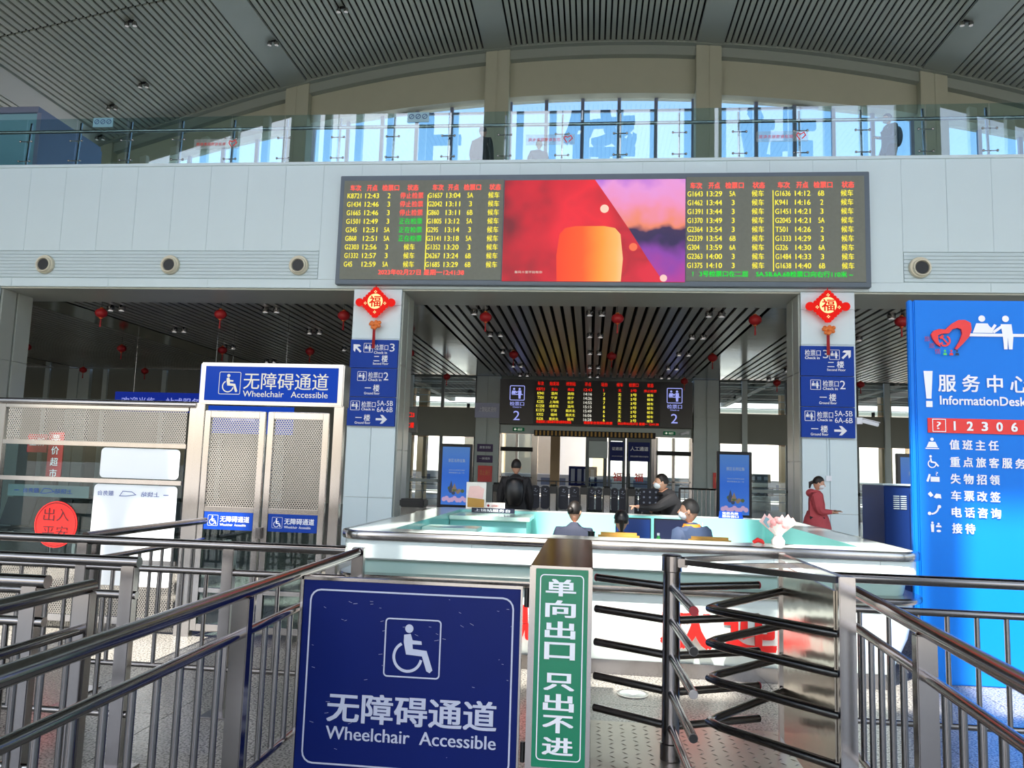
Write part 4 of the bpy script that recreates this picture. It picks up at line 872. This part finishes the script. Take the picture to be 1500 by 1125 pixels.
# rotor
T = thing('turnstile_rotor', 'full height steel turnstile rotor column with three arms on each level', 'turnstile', (.475, 4.59, 0))
MB().lathe((.475, 4.59, 0), [(.058, .0136), (.058, .10), (.050, .105), (.050, 1.04), (.058, 1.045), (.058, 1.13), (.05, 1.137)], 24).build('column', 'steel_dark', T)
for r_, z in enumerate((.954, .768, .572, .374, .189)):
    for a in (272, 25, 148):
        ca, sa = math.cos(R_(a)), math.sin(R_(a)); ln = {272: .76, 25: .59, 148: .50}[a]
        p = (.475+ln*ca, 4.59+ln*sa, z); dk = r_ in (1, 3) and a == 272
        ar = MB().tube([(.475+.04*ca, 4.59+.04*sa, z), p], .0225, 14).build('arm', 'steel_dark', T)
        e = MB().tube([Vector(p)-Vector((ca, sa, 0))*.004, Vector(p)+Vector((ca, sa, 0))*.004], .0235 if (r_ == 0 or (r_ == 3 and a == 25)) else .0205, 14)
        e.build('end_cap', 'red_plastic' if (r_ == 0 or (r_ == 3 and a == 25)) else ('black' if (dk or a == 25) else 'steel'), ar)
# cage
Cg = thing('turnstile_cage', 'steel turnstile cage with bent comb bars and side sheet, right of the rotor', 'turnstile', (1.15, 4.3, 0))
MB().bar((1.185, 3.79, .0105), (1.185, 3.79, 1.15), .075, .05).build('post', 'steel', Cg, bevel=.004); MB().bar((1.145, 4.84, .0105), (1.145, 4.84, 1.15), .04, .04).build('post', 'steel', Cg, bevel=.004)
MB().box(1.138, 1.152, 3.82, 4.82, .09, 1.08).build('side_sheet', mat('wavy_steel_sheet', '#b0aa9e', .16, 1, .05, 3, bump=.5), Cg)
for z, zb in ((.88, .92), (.70, .725), (.515, .54), (.29, .35)):
    MB().tube([(1.14, 4.80, zb+.01), (.70, 4.44, z+.003), (.66, 4.38, z), (.70, 4.30, z), (1.17, 3.81, z+.005)], .0225, 14).build('comb_bar', 'steel_dark', Cg)
tf = MB().bar((.54, 4.59, 1.11), (1.14, 4.84, 1.13), .035, .03).bar((1.14, 4.84, 1.13), (1.185, 3.79, 1.13), .035, .03).bar((.54, 4.57, 1.10), (1.175, 3.81, 1.13), .035, .03).bar((.70, 4.40, 1.105), (1.15, 4.42, 1.125), .03, .025); tf.build('top_frame', 'steel', Cg)
MB().box(.50, .56, 4.54, 4.64, 1.07, 1.12).build('bearing_plate', 'steel_dark', Cg, bevel=.004)
tpz = MB().box(.03, 1.22, 3.60, 5.2, .001, .01); bp = thing('tread_plate_base', 'patterned steel tread plate on the floor under the turnstile', 'floor plate', (.6, 4.4, 0)); tpz.build('plate', 'tread', bp, bevel=.002)
m = MB()
for i in range(16):
    for j in range(22):
        x, y = .08+.073*i, 3.66+.07*j; a = R_(45 if (i+j) % 2 else -45); dx, dy = .024*math.cos(a), .024*math.sin(a); nx, ny = -.006*math.sin(a), .006*math.cos(a)
        m.add([(x-dx, y-dy, .01), (x+nx, y+ny, .01), (x+dx, y+dy, .01), (x-nx, y-ny, .01), (x, y, .0135)], [(0, 4, 1), (1, 4, 2), (2, 4, 3), (3, 4, 0)])
m.build('lozenge', 'tread', bp, kind='stuff', smooth=False)
MB().box(.03, 1.24, 3.50, 3.60, .001, .02).build('threshold_bar', 'steel', bp, bevel=.003)
fm = thing('floor_marker', 'round steel direction marker with arrow set in the floor', 'floor marker', (.335, 5.87, 0))
MB().lathe((.335, 5.87, 0), [(.115, .001), (.115, .006), (.10, .008), (.09, .006)], 28).build('ring', 'steel', fm); MB().lathe((.335, 5.87, 0), [(.095, .002), (.095, .007)], 24).build('disc', 'stone_col', fm)
m = MB(); m.add([(.32, 5.92, .0085), (.35, 5.92, .0085), (.35, 5.86, .0085), (.375, 5.86, .0085), (.335, 5.82, .0085), (.295, 5.86, .0085), (.32, 5.86, .0085)], [(6, 5, 4, 3, 2, 1, 0)]); m.build('arrow', 'white', fm)

# ================================================================== LEFT PARTITION AND WHEELCHAIR GATE
Pt = thing('glass_partition', 'steel framed glass partition with perforated top panel at the left', 'partition', (-4.65, 6.87, 0))
for x in (-5.62, -3.70): MB().bar((x, 6.88, 0), (x, 6.88, 2.09), .07, .06).build('post', 'steel', Pt, bevel=.004)
MB().tube([(-5.66, 6.86, 2.10), (-3.67, 6.86, 2.10)], .032, 14).build('top_rail', 'steel', Pt)
MB().box(-5.56, -3.76, 6.86, 6.863, 1.73, 2.05).build('perforated_panel', 'perf', Pt, label='perforated steel top panel')
MB().box(-5.58, -3.74, 6.84, 6.89, 1.69, 1.73).box(-5.58, -3.74, 6.84, 6.89, 2.04, 2.07).box(-5.58, -3.76, 6.84, 6.88, 1.35, 1.39).box(-5.58, -3.76, 6.84, 6.88, .62, .66).box(-5.58, -3.76, 6.84, 6.88, .08, .14).build('cross_bar', 'steel', Pt, bevel=.003)
MB().box(-5.56, -3.76, 6.865, 6.873, 1.39, 1.69).build('pane', 'glass', Pt); MB().box(-5.56, -3.76, 6.865, 6.873, .66, 1.35).build('pane', 'glass', Pt)
MB().box(-5.56, -3.76, 6.86, 6.863, .14, .60).build('perforated_panel', 'perf', Pt, label='perforated steel bottom panel')
for z0, z1, x0 in ((1.40, 1.68, -4.58), (.42, 1.34, -4.62)): MB().prism(rr(x0, -3.80, z0, z1, .04), 6.858, 6.863).build('white_board', 'film', Pt, smooth=False, label='frosted white sheet with rounded corners')
rs = thing('round_sticker', 'round red seal sticker on the lower glass of the partition', 'sticker', (-4.97, 6.85, .94))
MB().disc(-4.97, .95, .215, 6.858, 36).build('disc', 'red', rs)
m = MB().stroke(arc(-4.97, .95, .2, 0, 360, 30)[:-1], .006, 6.855, True).text('出入', -5.1, .98, 6.855, w=.26, h=.12, bold=.02).text('平安', -5.1, .82, 6.855, w=.26, h=.12, bold=.02); m.build('lettering', mat('seal_dark_red', '#4c0a10', .6), rs)
k = tag(MB().box(-5.5, -4.68, 6.874, 6.876, 1.20, 1.31).build('glass_strip', 'film'), 'white safety strip with mirrored blue lettering and train outline, left half', 'sticker')
MB().text('上饶站', -5.03+.02, 1.235, 6.855, w=.18, h=.045, mirror=True).text('服务台', -5.33, 1.235, 6.855, w=.16, h=.045, mirror=True).stroke([(-5.42, 1.255), (-5.37, 1.255)], .006, 6.855).stroke([(-5.15, 1.235), (-5.12, 1.28), (-5.05, 1.275), (-5.02, 1.25), (-5.1, 1.235)], .005, 6.855, True).build('lettering', 'blue_sign', k)
k = MB().text('上饶站', -4.15, 1.235, 6.855, w=.18, h=.045, mirror=True).text('服务台', -4.58, 1.235, 6.855, w=.16, h=.045, mirror=True).stroke([(-3.93, 1.255), (-3.88, 1.255)], .006, 6.855).stroke([(-4.36, 1.235), (-4.33, 1.28), (-4.24, 1.275), (-4.2, 1.25), (-4.3, 1.235)], .005, 6.855, True).build('glass_lettering', 'blue_sign')
tag(k, 'mirrored blue lettering and train outline on the right half of the glass', 'sticker')
k = thing('shop_banner', 'narrow red vertical banner with white characters behind the left glass', 'banner', (-6.6, 9, 1.4)); MB().box(-6.72, -6.52, 9.0, 9.02, 1.28, 1.88).build('cloth', 'red_dk', k)
m = MB()
for i, ch in enumerate('平价超市'): m.text(ch, -6.67, 1.74-.14*i, 8.995, w=.1, h=.1, bold=.02)
m.build('lettering', 'white', k); MB().box(-7.0, -6.74, 9.0, 9.02, 1.62, 1.85).text('上新', -6.97, 1.7, 8.995, w=.2, h=.1, mi=1).build('side_flag', ['red_dk', 'white'], k)
MB().tube([(-6.62, 9.03, 0), (-6.62, 9.03, 1.95)], .02, 8).box(-6.8, -6.45, 8.9, 9.2, 0, .02).build('stand', 'black', k)
# waiting seats behind partition
for i, x in enumerate((-9.0, -7.6, -6.2)):
    t = thing('waiting_bench', f'row of black metal waiting seats behind the partition glass, {ORD[i]} from the left', 'bench', (x, 11, 0), 'waiting seats behind the partition')
    for s in range(2): MB().box(x+.6*s-.26, x+.6*s+.26, 11, 11.45, .42, .46).build('seat', 'black', t, bevel=.01); MB().bar((x+.6*s, 11.45, .48), (x+.6*s, 11.6, .9), .5, .03).build('backrest', 'black', t)
    MB().box(x-.3, x+.9, 11.2, 11.26, .36, .42).build('beam_bar', 'steel', t)
    for lx in (x-.2, x+.8): MB().bar((lx, 11.23, 0), (lx, 11.23, .38), .05, .05).build('leg', 'steel', t)
Wg = thing('wheelchair_gate', 'steel double gate with perforated doors under a blue wheelchair sign', 'gate', (-2.95, 6.87, 0))
for x in (-3.63, -2.30): MB().bar((x, 6.88, 0), (x, 6.88, 2.12), .09, .07).build('post', 'steel', Wg, bevel=.004)
sb = MB().box(-3.64, -2.26, 6.82, 7.02, 2.11, 2.50).build('sign_box', 'steel', Wg, bevel=.01)
MB().box(-3.585, -2.315, 6.812, 6.82, 2.145, 2.465).build('sign_face', 'blue_gate', sb)
MB().box(-3.655, -3.64, 6.85, 7.0, 2.13, 2.48).build('side_face', 'blue_sign', sb)
m = MB(); wheelchair(m, -3.445, 2.205, .205, 6.808); m.text('无障碍通道', -3.21, 2.255, 6.808, w=.81, h=.155, bold=.01).text('Wheelchair   Accessible', -3.21, 2.185, 6.808, w=.81, h=.055, bold=.01).build('lettering', 'led_w', sb)
for x0, x1, lab in ((-3.575, -2.99, 'left'), (-2.965, -2.385, 'right')):
    d = MB().box(x0, x0+.055, 6.84, 6.88, .06, 2.05).box(x1-.055, x1, 6.84, 6.88, .06, 2.05).box(x0+.055, x1-.055, 6.84, 6.88, 1.99, 2.05).box(x0+.055, x1-.055, 6.84, 6.88, 1.125, 1.17).box(x0+.055, x1-.055, 6.84, 6.88, .06, .12).box(x0+.055, x1-.055, 6.84, 6.88, .40, .44).build('door', 'steel', Wg, bevel=.004)
    MB().box(x0+.05, x1-.05, 6.858, 6.861, 1.16, 2.0).build('perforated_panel', 'perf', d); MB().box(x0+.05, x1-.05, 6.858, 6.864, .43, 1.13).build('pane', 'glass', d); MB().box(x0+.05, x1-.05, 6.858, 6.864, .11, .41).build('pane', 'glass', d)
    s_ = MB().box(x0+.06, x1-.06, 6.845, 6.855, .965, 1.125).build('door_sign', 'blue_sign', d); m = MB(); wheelchair(m, x0+.10, 1.0, .095, 6.842); m.text('无障碍通道', x0+.215, 1.035, 6.842, w=.28, h=.055, bold=.03).text('Wheelchair  Accessible', x0+.215, 1.0, 6.842, w=.25, h=.022, bold=.02); m.build('lettering', 'white', s_)
MB().box(-3.0, -2.95, 6.80, 6.84, .9, 1.0).build('latch', 'steel_dark', Wg, bevel=.004)

# ================================================================== HALL OBJECTS BEHIND
def totem(x, y, lab, ht_=2.2):
    t = thing('ad_totem', lab, 'display', (x, y, 0), 'black upright advertising screens'); MB().box(x-.43, x+.43, y, y+.12, 0.0, ht_).build('casing', 'black', t, bevel=.01)
    s_ = MB().box(x-.36, x+.36, y-.006, y, .62, ht_-.08).build('screen', gradient('totem_blue_%d' % int(x*10), [(0, '#3c78d8'), (.5, '#2a68d0'), (1, '#4a7cc0')], 'Z', .62, ht_-.08, .8), t)
    random.seed(2); m = MB()
    for i in range(16):
        a = random.uniform(0, 6.28); r = random.uniform(0, .22); m.disc(x+r*math.cos(a), 1.0+.35*r*math.sin(a), .05, y-.009-.0002*i, 8, mi=i % 3)
    m.flat([(x-.16, 1.02), (x-.10, 1.25), (x-.04, 1.02)], y-.014, 1).flat([(x-.08, 1.02), (x-.01, 1.18), (x+.05, 1.02)], y-.0145, 2)
    m.build('picture_island', [mat('isl1', '#5a6a4a', emit=.8), mat('isl2', '#46506a', emit=.8), mat('isl3', '#8a7a6a', emit=.8)], s_)
    m = MB()
    for i in range(9): m.disc(x-.28+.07*i, .76+.03*math.sin(i*2), .06, y-.008, 10)
    m.build('picture_cloud', mat('cloudpk', '#c8a8d0', emit=.8), s_)
    MB().text('景区名称征集', x-.2, 1.72, y-.009, w=.45, h=.09).text('关注公众号参与活动', x-.18, 1.5, y-.009, w=.42, h=.035).text('赢取精美礼品一份', x-.18, 1.43, y-.009, w=.42, h=.035).build('lettering', mat('totem_text', '#a8b8c8', emit=.7), s_)
totem(-3.5, 20, 'black upright advertising screen with blue picture, left of the gates'); totem(3.6, 20, 'black upright advertising screen with blue picture, right of the gates'); totem(7.2, 18, 'black upright screen half hidden behind the blue information board')
for i, (x, y, ww, hh, z, mm, txt, lab) in enumerate(((-4.36, 29.9, .56, .62, 1.06, 'red', '禁止通行', 'red notice on the grey column left of the platform doors'), (4.6, 29.9, .42, .62, 1.06, 'red', '安全出口', 'red notice on the grey column right of the platform doors'), (-4.42, 29.92, .62, .3, 2.22, 'purple', '旅客须知', 'upper purple notice on the left grey column'), (-4.42, 29.92, .62, .28, 1.8, 'purple', '一米线外', 'lower purple notice on the left grey column'), (-4.56, 29.92, 1.0, .58, 3.55, 'frame', '上饶站欢迎你', 'wide bluish landscape poster high on the left grey column'))):
    k = tag(MB().box(x, x+ww, y, y+.03, z, z+hh).build('wall_notice', mm), lab, 'notice'); MB().text(txt, x+ww*.15, z+hh*.4, y-.005, w=ww*.7, h=hh*.35, bold=.02).build('lettering', 'gold' if mm == 'red' else 'white', k)
# fare gates
gx = [-3.0, -2.07, -1.17, -.2, .53, 1.30]
fgm = None
for i, x in enumerate(gx):
    t = thing('fare_gate', f'dark automatic ticket gate with blue flaps, {ORD[i]} from the left', 'ticket gate', (x, 25, 0), 'automatic ticket gates before the doors')
    MB().box(x-.12, x+.12, 24.8, 26.2, 0, 1.08).build('cabinet', 'black', t, bevel=.015); MB().box(x-.09, x+.09, 24.78, 24.8, .25, .85).build('front_plate', 'steel', t); MB().box(x-.1, x+.1, 24.85, 25.2, 1.08, 1.14).build('reader', 'rubber', t, bevel=.01)
    nx = gx[i+1] if i < 5 else x+.5
    for s, xa, xb in ((0, x+.15, (x+nx)/2-.02), (1, (x+nx)/2+.02, nx-.15)):
        if xb-xa < .08: continue
        fp = MB().prism(rr(xa, xb, .33, 1.08, min(.09, (xb-xa)/2-.005)), 25.4, 25.43).build('flap', 'navy', t, smooth=False); m = MB(); wc = (xb-xa)*.5
        m.disc((xa+xb)/2, .97, .03, 25.39, 8).stroke([((xa+xb)/2-.05, .92), ((xa+xb)/2+.04, .88), ((xa+xb)/2+.07, .93)], .02, 25.39).text('请刷身份证', xa+wc*.4, .76, 25.39, w=wc*1.1, h=.035); m.build('lettering', 'white_dull', fp)
k = thing('stanchion_board', 'dark blue barrier board with rows of small white symbols right of the gates', 'barrier board', (2.2, 25, 0)); MB().box(1.62, 2.6, 25.3, 25.35, .35, 1.1).build('board', 'navy', k); m = MB()
for i in range(5):
    for j in range(4): m.disc(1.72+.19*i, .48+.17*j, .035, 25.295, 8)
m.build('symbols', 'white_dull', k); MB().box(1.64, 1.68, 25.3, 25.35, 0, .35).box(2.54, 2.58, 25.3, 25.35, 0, .35).build('leg', 'steel_dark', k)
t = thing('hall_railing', 'dark steel railing right of the ticket gates behind the masked man', 'railing', (3.2, 24, 0))
MB().tube([(2.75, 24.5, 1.15), (3.85, 24.5, 1.15), (3.9, 26, 1.15)], .03, 8).build('top_rail', 'steel_dark', t)
for i in range(9): MB().tube([(2.78+.13*i, 24.5, .1), (2.78+.13*i, 24.5, 1.13)], .014, 6).build('baluster', 'steel_dark', t)
MB().bar((2.75, 24.5, 0), (2.75, 24.5, 1.15), .05, .05).bar((3.87, 24.5, 0), (3.87, 24.5, 1.15), .05, .05).build('post', 'steel_dark', t)
kk = thing('self_service_kiosk', 'blue metal cabinet with vents between the white column and the information board', 'cabinet', (3.7, 9.6, 0))
MB().box(3.42, 4.4, 9.5, 10.25, 0, 1.54).build('case', 'kiosk', kk, bevel=.01); m = MB()
for i in range(7): m.box(3.52, 3.585, 9.49, 9.5, 1.27+.024*i, 1.28+.024*i).box(3.60, 3.665, 9.49, 9.5, 1.27+.024*i, 1.28+.024*i)
m.build('vent', 'louver', kk); MB().box(3.70, 3.705, 9.495, 9.5, .1, 1.45).build('door_seam', 'navy', kk)
MB().box(3.40, 4.42, 9.48, 10.27, 1.54, 1.56).build('top_plate', 'louver', kk, bevel=.004)
bn = thing('litter_bin', 'small steel bin with black top at the foot of the left column', 'bin', (-2.75, 12, 0)); MB().box(-2.95, -2.6, 12, 12.3, 0, .95).build('body', 'steel', bn, bevel=.01); MB().box(-2.97, -2.58, 11.98, 12.32, .95, 1.08).build('lid', 'black', bn, bevel=.02)
def cctv(x, y, z, s, lab):
    t = thing('security_camera', lab, 'camera', (x, y, z)); MB().box(x-s*.12, x-s*.02, y-.03, y+.03, z-.1, z+.02).build('bracket', 'white', t); MB().bar((x-s*.02, y-.02, z-.04), (x+s*.22, y-.15, z-.12), .07, .07).build('camera_body', 'white', t, bevel=.01); MB().bar((x-s*.02, y-.01, z+.01), (x+s*.24, y-.16, z-.075), .09, .012).build('hood', 'white', t)
cctv(5.02, 14.9, 2.72, 1, 'white security camera on the right edge of the right column'); cctv(-4.95, 14.9, 2.9, -1, 'white security camera on the left edge of the left column'); cctv(3.6, 30.0, 3.2, -1, 'small security camera under the right end of the gate display')
k = thing('wall_socket', 'small white switch box with conduit on the right white column', 'socket', (4.42, 14.98, 1.6)); MB().box(4.36, 4.46, 14.96, 15.0, 1.55, 1.65).build('box', 'white', k, bevel=.004); MB().box(4.385, 4.41, 14.985, 15.0, 1.65, 2.35).build('conduit', 'louver', k)

# ================================================================== PEOPLE
def person(lab, loc, rz, coat, top=1.7, trous='trousers', hair='hair', seated=False, J=None, mask=True, hairstyle='short', collar=None, cap=False, bulk=1.0, extra=None, headturn=0, headtilt=0, group=None):
    k = top/1.7
    j = dict(pelvis=(0, 0, .93), spine=(0, .01, 1.10), chest=(0, .01, 1.29), nb=(0, .01, 1.43), neck=(0, -.01, 1.51),
             sl=(-.18, .01, 1.385), el=(-.235, .03, 1.12), wl=(-.22, -.08, .90), hl=(-.215, -.12, .84),
             sr=(.18, .01, 1.385), er=(.235, .03, 1.12), wr=(.22, -.08, .90), hr=(.215, -.12, .84),
             pl=(-.09, 0, .88), kl=(-.10, -.02, .50), al=(-.10, .02, .09), tl=(-.11, -.13, .045),
             pr=(.09, 0, .88), kr=(.10, -.02, .50), ar=(.10, .02, .09), tr=(.11, -.13, .045))
    if seated: j.update(kl=(-.12, -.42, .86), kr=(.12, -.42, .86), al=(-.12, -.42, .47), ar=(.12, -.42, .47), tl=(-.12, -.56, .43), tr=(.12, -.56, .43))
    if J: j.update({a: b for a, b in J.items() if a in j})
    dz = -.40 if seated else 0
    rad = dict(pelvis=(.155, .115), spine=(.145, .11), chest=(.165, .115), nb=(.085, .075), neck=(.062, .062), sl=(.072, .075), sr=(.072, .075), el=(.052, .052), er=(.052, .052), wl=(.034, .034), wr=(.034, .034), hl=(.034, .02), hr=(.034, .02),
               pl=(.095, .1), pr=(.095, .1), kl=(.065, .065), kr=(.065, .065), al=(.045, .045), ar=(.045, .045), tl=(.042, .032), tr=(.042, .032))
    E = [('pelvis', 'spine', 1), ('spine', 'chest', 1), ('chest', 'nb', 1), ('nb', 'neck', 0), ('chest', 'sl', 1), ('sl', 'el', 1), ('el', 'wl', 1), ('wl', 'hl', 0), ('chest', 'sr', 1), ('sr', 'er', 1), ('er', 'wr', 1), ('wr', 'hr', 0),
         ('pelvis', 'pl', 2), ('pl', 'kl', 2), ('kl', 'al', 2), ('al', 'tl', 3), ('pelvis', 'pr', 2), ('pr', 'kr', 2), ('kr', 'ar', 2), ('ar', 'tr', 3)]
    names = list(j); idx = {n: i for i, n in enumerate(names)}
    me = bpy.data.meshes.new('tmp'); me.from_pydata([j[n] for n in names], [(idx[a], idx[b]) for a, b, _ in E], []); ob = bpy.data.objects.new('tmp', me); COL.objects.link(ob)
    ob.modifiers.new('s', 'SKIN'); sv = me.skin_vertices[0].data
    for n in names:
        b = bulk if n not in ('neck', 'wl', 'wr', 'hl', 'hr', 'tl', 'tr', 'al', 'ar') else 1
        sv[idx[n]].radius = (rad[n][0]*b, rad[n][1]*b); sv[idx[n]].use_root = n == 'pelvis'
    ss = ob.modifiers.new('u', 'SUBSURF'); ss.levels = 1
    dg = bpy.context.evaluated_depsgraph_get(); ev = ob.evaluated_get(dg); em = ev.to_mesh()
    vs = [v.co.copy() for v in em.vertices]; mb = MB(); JV = {n: Vector(j[n]) for n in names}
    def near(c):
        best = None
        for a, b, mi in E:
            pa, pb = JV[a], JV[b]; d = pb-pa; t = max(0, min(1, (c-pa).dot(d)/d.dot(d))); q = (c-pa-d*t).length/((rad[a][0]+rad[b][0])/2)
            if best is None or q < best[0]: best = (q, mi)
        return best[1]
    for p in em.polygons: mb.f.append(tuple(p.vertices)); mb.m.append(near(sum((vs[i] for i in p.vertices), Vector())/len(p.vertices)))
    mb.v = [tuple(v) for v in vs]; ev.to_mesh_clear(); bpy.data.objects.remove(ob)
    # fingers
    for s in 'lr':
        w_, h_ = JV['w'+s], JV['h'+s]; d = (h_-w_).normalized(); side = d.cross(Vector((0, 0, 1))); side = side.normalized() if side.length > .1 else Vector((1, 0, 0)); dn = side.cross(d).normalized()
        pt = J.get('point'+s) if J else None
        for i, ln in enumerate((.075, .085, .08, .062)):
            b0 = h_+side*(.021-.014*i)+d*.012; curl = .25 if (not pt or i == 0) else 1.0
            p1 = b0+d*ln*.5*(1-.3*curl)-dn*ln*.25*curl; p2 = p1+d*ln*.5*(1-.9*curl)-dn*ln*.42*curl; mb.tube([b0-d*.03, b0, p1, p2], [.010, .0095, .0085, .0065], 6)
        sg = 1 if s == 'l' else -1; b0 = w_+d*.03+side*.024*sg; mb.tube([b0-side*.01*sg, b0+d*.02+side*.018*sg, b0+d*.05+side*.024*sg-dn*.01], [.011, .010, .007], 6)
    # head in its own frame
    hc = JV['neck']+Vector((0, -.018, .098)); HR = Matrix.Rotation(R_(headturn), 3, 'Z') @ Matrix.Rotation(R_(headtilt), 3, 'X')
    tm = MB()
    def sh(p):
        if p.z < 0: q = 1+.28*p.z; p = Vector((p.x*q, p.y*q-(.1*p.z if p.y < 0 else 0)*0, p.z))
        return p
    tm.ball((0, 0, 0), 1, 18, 12, (.074, .092, .115), 0, sh)
    tm.tube([(0, -.086, .02), (0, -.105, -.015), (0, -.088, -.028)], [.007, .014, .008], 7); tm.tube([(-.022, -.083, -.055), (0, -.088, -.056), (.022, -.083, -.055)], .007, 6)
    for s in (-1, 1):
        tm.ball((s*.075, .005, -.005), .02, 8, 6, (.45, .8, 1.3)); tm.ball((s*.03, -.079, .012), .0105, 8, 6, (1, .6, .7), 4)
    mb.add([HR @ Vector(v)+hc for v in tm.v], tm.f); mb.m[-len(tm.f):] = tm.m
    root = thing('person', lab, 'person', (0, 0, 0), group); ORG[root.name] = Vector()
    bd = mb.build('body', ['skin', coat, trous, 'shoes', 'black'], root)
    def hp(tm_, name, m_): MB().add([HR @ Vector(v)+hc for v in tm_.v], tm_.f).build(name, m_, root)
    hm = MB()
    def hs(p):
        lim = -.15 if p.y > .1 else (.42 if p.y < -.35 else .0)
        if hairstyle in ('long',) and p.y > -.2: lim = -1
        if p.z < lim: p = Vector((p.x*.92, p.y*.92 if p.y > 0 else p.y*.7, max(p.z, lim-.1)))
        return p
    hm.ball((0, .006, .012), 1, 18, 12, (.083, .100, .118), 0, hs)
    if hairstyle == 'bun': hm.ball((0, .105, .03), .035, 10, 8)
    if hairstyle == 'tail': hm.tube([(0, .09, .0), (0, .13, -.03), (0, .12, -.12)], [.03, .028, .012], 8)
    if hairstyle == 'long': hm.ball((0, .03, -.08), 1, 14, 10, (.085, .075, .12))
    hp(hm, 'hair', hair)
    if cap:
        cm = MB(); cm.ball((0, .0, .03), 1, 16, 10, (.088, .104, .105), 0, lambda p: Vector((p.x, p.y, max(p.z, 0)))); hp(cm, 'cap', 'black')
    if mask:
        mm = MB(); mm.ball((0, -.045, -.038), 1, 14, 10, (.062, .064, .052)); mm.tube([(-.058, -.045, -.02), (-.078, .0, .0)], .003, 5); mm.tube([(.058, -.045, -.02), (.078, .0, .0)], .003, 5); hp(mm, 'face_mask', 'mask')
    if collar:
        MB().lathe((0, .005, 1.40), [(.10, 0), (.095, .05), (.08, .085), (.07, .06)], 16).build('collar', collar, root)
    if extra:
        extra(root, JV)
    root.location = (loc[0], loc[1], loc[2]+dz*k); root.rotation_euler.z = rz; root.scale = (k, k, k)
    return root
def backpack(root, JV, m_='black'):
    MB().ball((0, .17, 1.22), 1, 14, 10, (.145, .09, .22), 0, lambda p: Vector((max(-.8, min(.8, p.x))*1.15, p.y, max(-.85, min(.9, p.z))*1.1))).build('backpack', m_, root)
    for s in (-1, 1): MB().tube([(s*.11, .14, 1.38), (s*.12, .0, 1.455), (s*.12, -.11, 1.36), (s*.13, .02, 1.1)], .014, 6).build('strap', m_, root)
def phone(root, JV):
    h = JV['hr']; MB().box(h.x-.035, h.x+.035, h.y-.06, h.y+.06, h.z+.012, h.z+.02).build('phone', 'black', root)
def hood(m_):
    def f(root, JV): MB().ball((0, .09, 1.44), 1, 14, 8, (.13, .09, .075)).build('hood', m_, root)
    return f
PI = math.pi
person('person seen from behind in black jacket with backpack at the back of the counter', (-1.17, 12.2, 0), PI, 'coat_black', 1.72, mask=False, extra=backpack, bulk=1.35)
# pointing man: leans on the back of the counter, faces left (-X), right arm stretched out
def ptx(root, JV):
    h = JV['hl']; MB().box(h.x-.03, h.x+.03, h.y-.05, h.y+.05, h.z+.01, h.z+.02).build('phone', 'black', root)
person('masked man in black jacket leaning on the back counter and pointing left', (1.12, 10.74, 0), R_(-72), 'coat_black', 1.64, bulk=1.3, extra=ptx, headturn=-12,
       J=dict(chest=(0, -.05, 1.25), nb=(0, -.12, 1.36), neck=(0, -.16, 1.43), sr=(.16, -.08, 1.31), er=(.20, -.33, 1.18), wr=(.17, -.56, 1.19), hr=(.16, -.62, 1.20), pointr=1, sl=(-.18, -.04, 1.31), el=(-.27, -.12, 1.09), wl=(-.20, -.22, 1.12), hl=(-.17, -.27, 1.14)))
person('woman clerk in navy uniform with hair in a bun, seated with back turned', (-.165, 8.5, 0), PI-.15, 'coat_navy', 1.62, seated=True, hairstyle='bun', mask=False, headturn=-18)
person('clerk in black cap and dark coat, seated with back turned', (.33, 8.2, 0), PI, 'coat_black', 1.53, seated=True, hairstyle='tail', cap=True, mask=False)
person('grey haired man in slate blue coat with orange lining, seated and turned left', (1.03, 8.1, 0), R_(-140), 'coat_blue', 1.72, seated=True, hair='hair_grey', collar='orange', bulk=1.35, headturn=35)
person('woman in dusty red hooded coat looking at her phone by the right column', (3.64, 13.0, 0), R_(78), 'coat_red', 1.60, hairstyle='tail', headtilt=14, bulk=1.5, extra=lambda r, J: (hood('coat_red')(r, J), phone(r, J), MB().lathe((0, .01, .72), [(.25, 0), (.235, .15), (.2, .3), (.15, .42)], 18).build('coat_skirt', 'coat_red', r)),
       J=dict(er=(.21, -.02, 1.12), wr=(.12, -.26, 1.13), hr=(.10, -.33, 1.14), el=(-.21, -.02, 1.12), wl=(-.10, -.2, 1.13), hl=(-.06, -.26, 1.13)))
person('masked man with backpack walking left behind the balustrade glass', (6.2, 16.5, 7.65), R_(-80), 'coat_dk', 1.72, bulk=1.2, headtilt=10, extra=lambda r, J: (backpack(r, J, 'coat_dk'), phone(r, J)),
       J=dict(er=(.21, -.02, 1.12), wr=(.12, -.28, 1.12), hr=(.10, -.35, 1.13)))
person('person in a long black coat standing by the upper column', (-2.68, 17.2, 7.65), R_(160), 'coat_black', 1.9, mask=False, bulk=1.15)
person('person in a grey hood seen through the balustrade glass', (-1.36, 17.4, 7.65), R_(20), 'coat_dk', 1.62, mask=False, bulk=1.45, extra=hood('coat_dk'))
person('dark haired person whose head just shows above the parapet at left', (-12.97, 19.2, 7.65), R_(30), 'coat_black', 1.66)
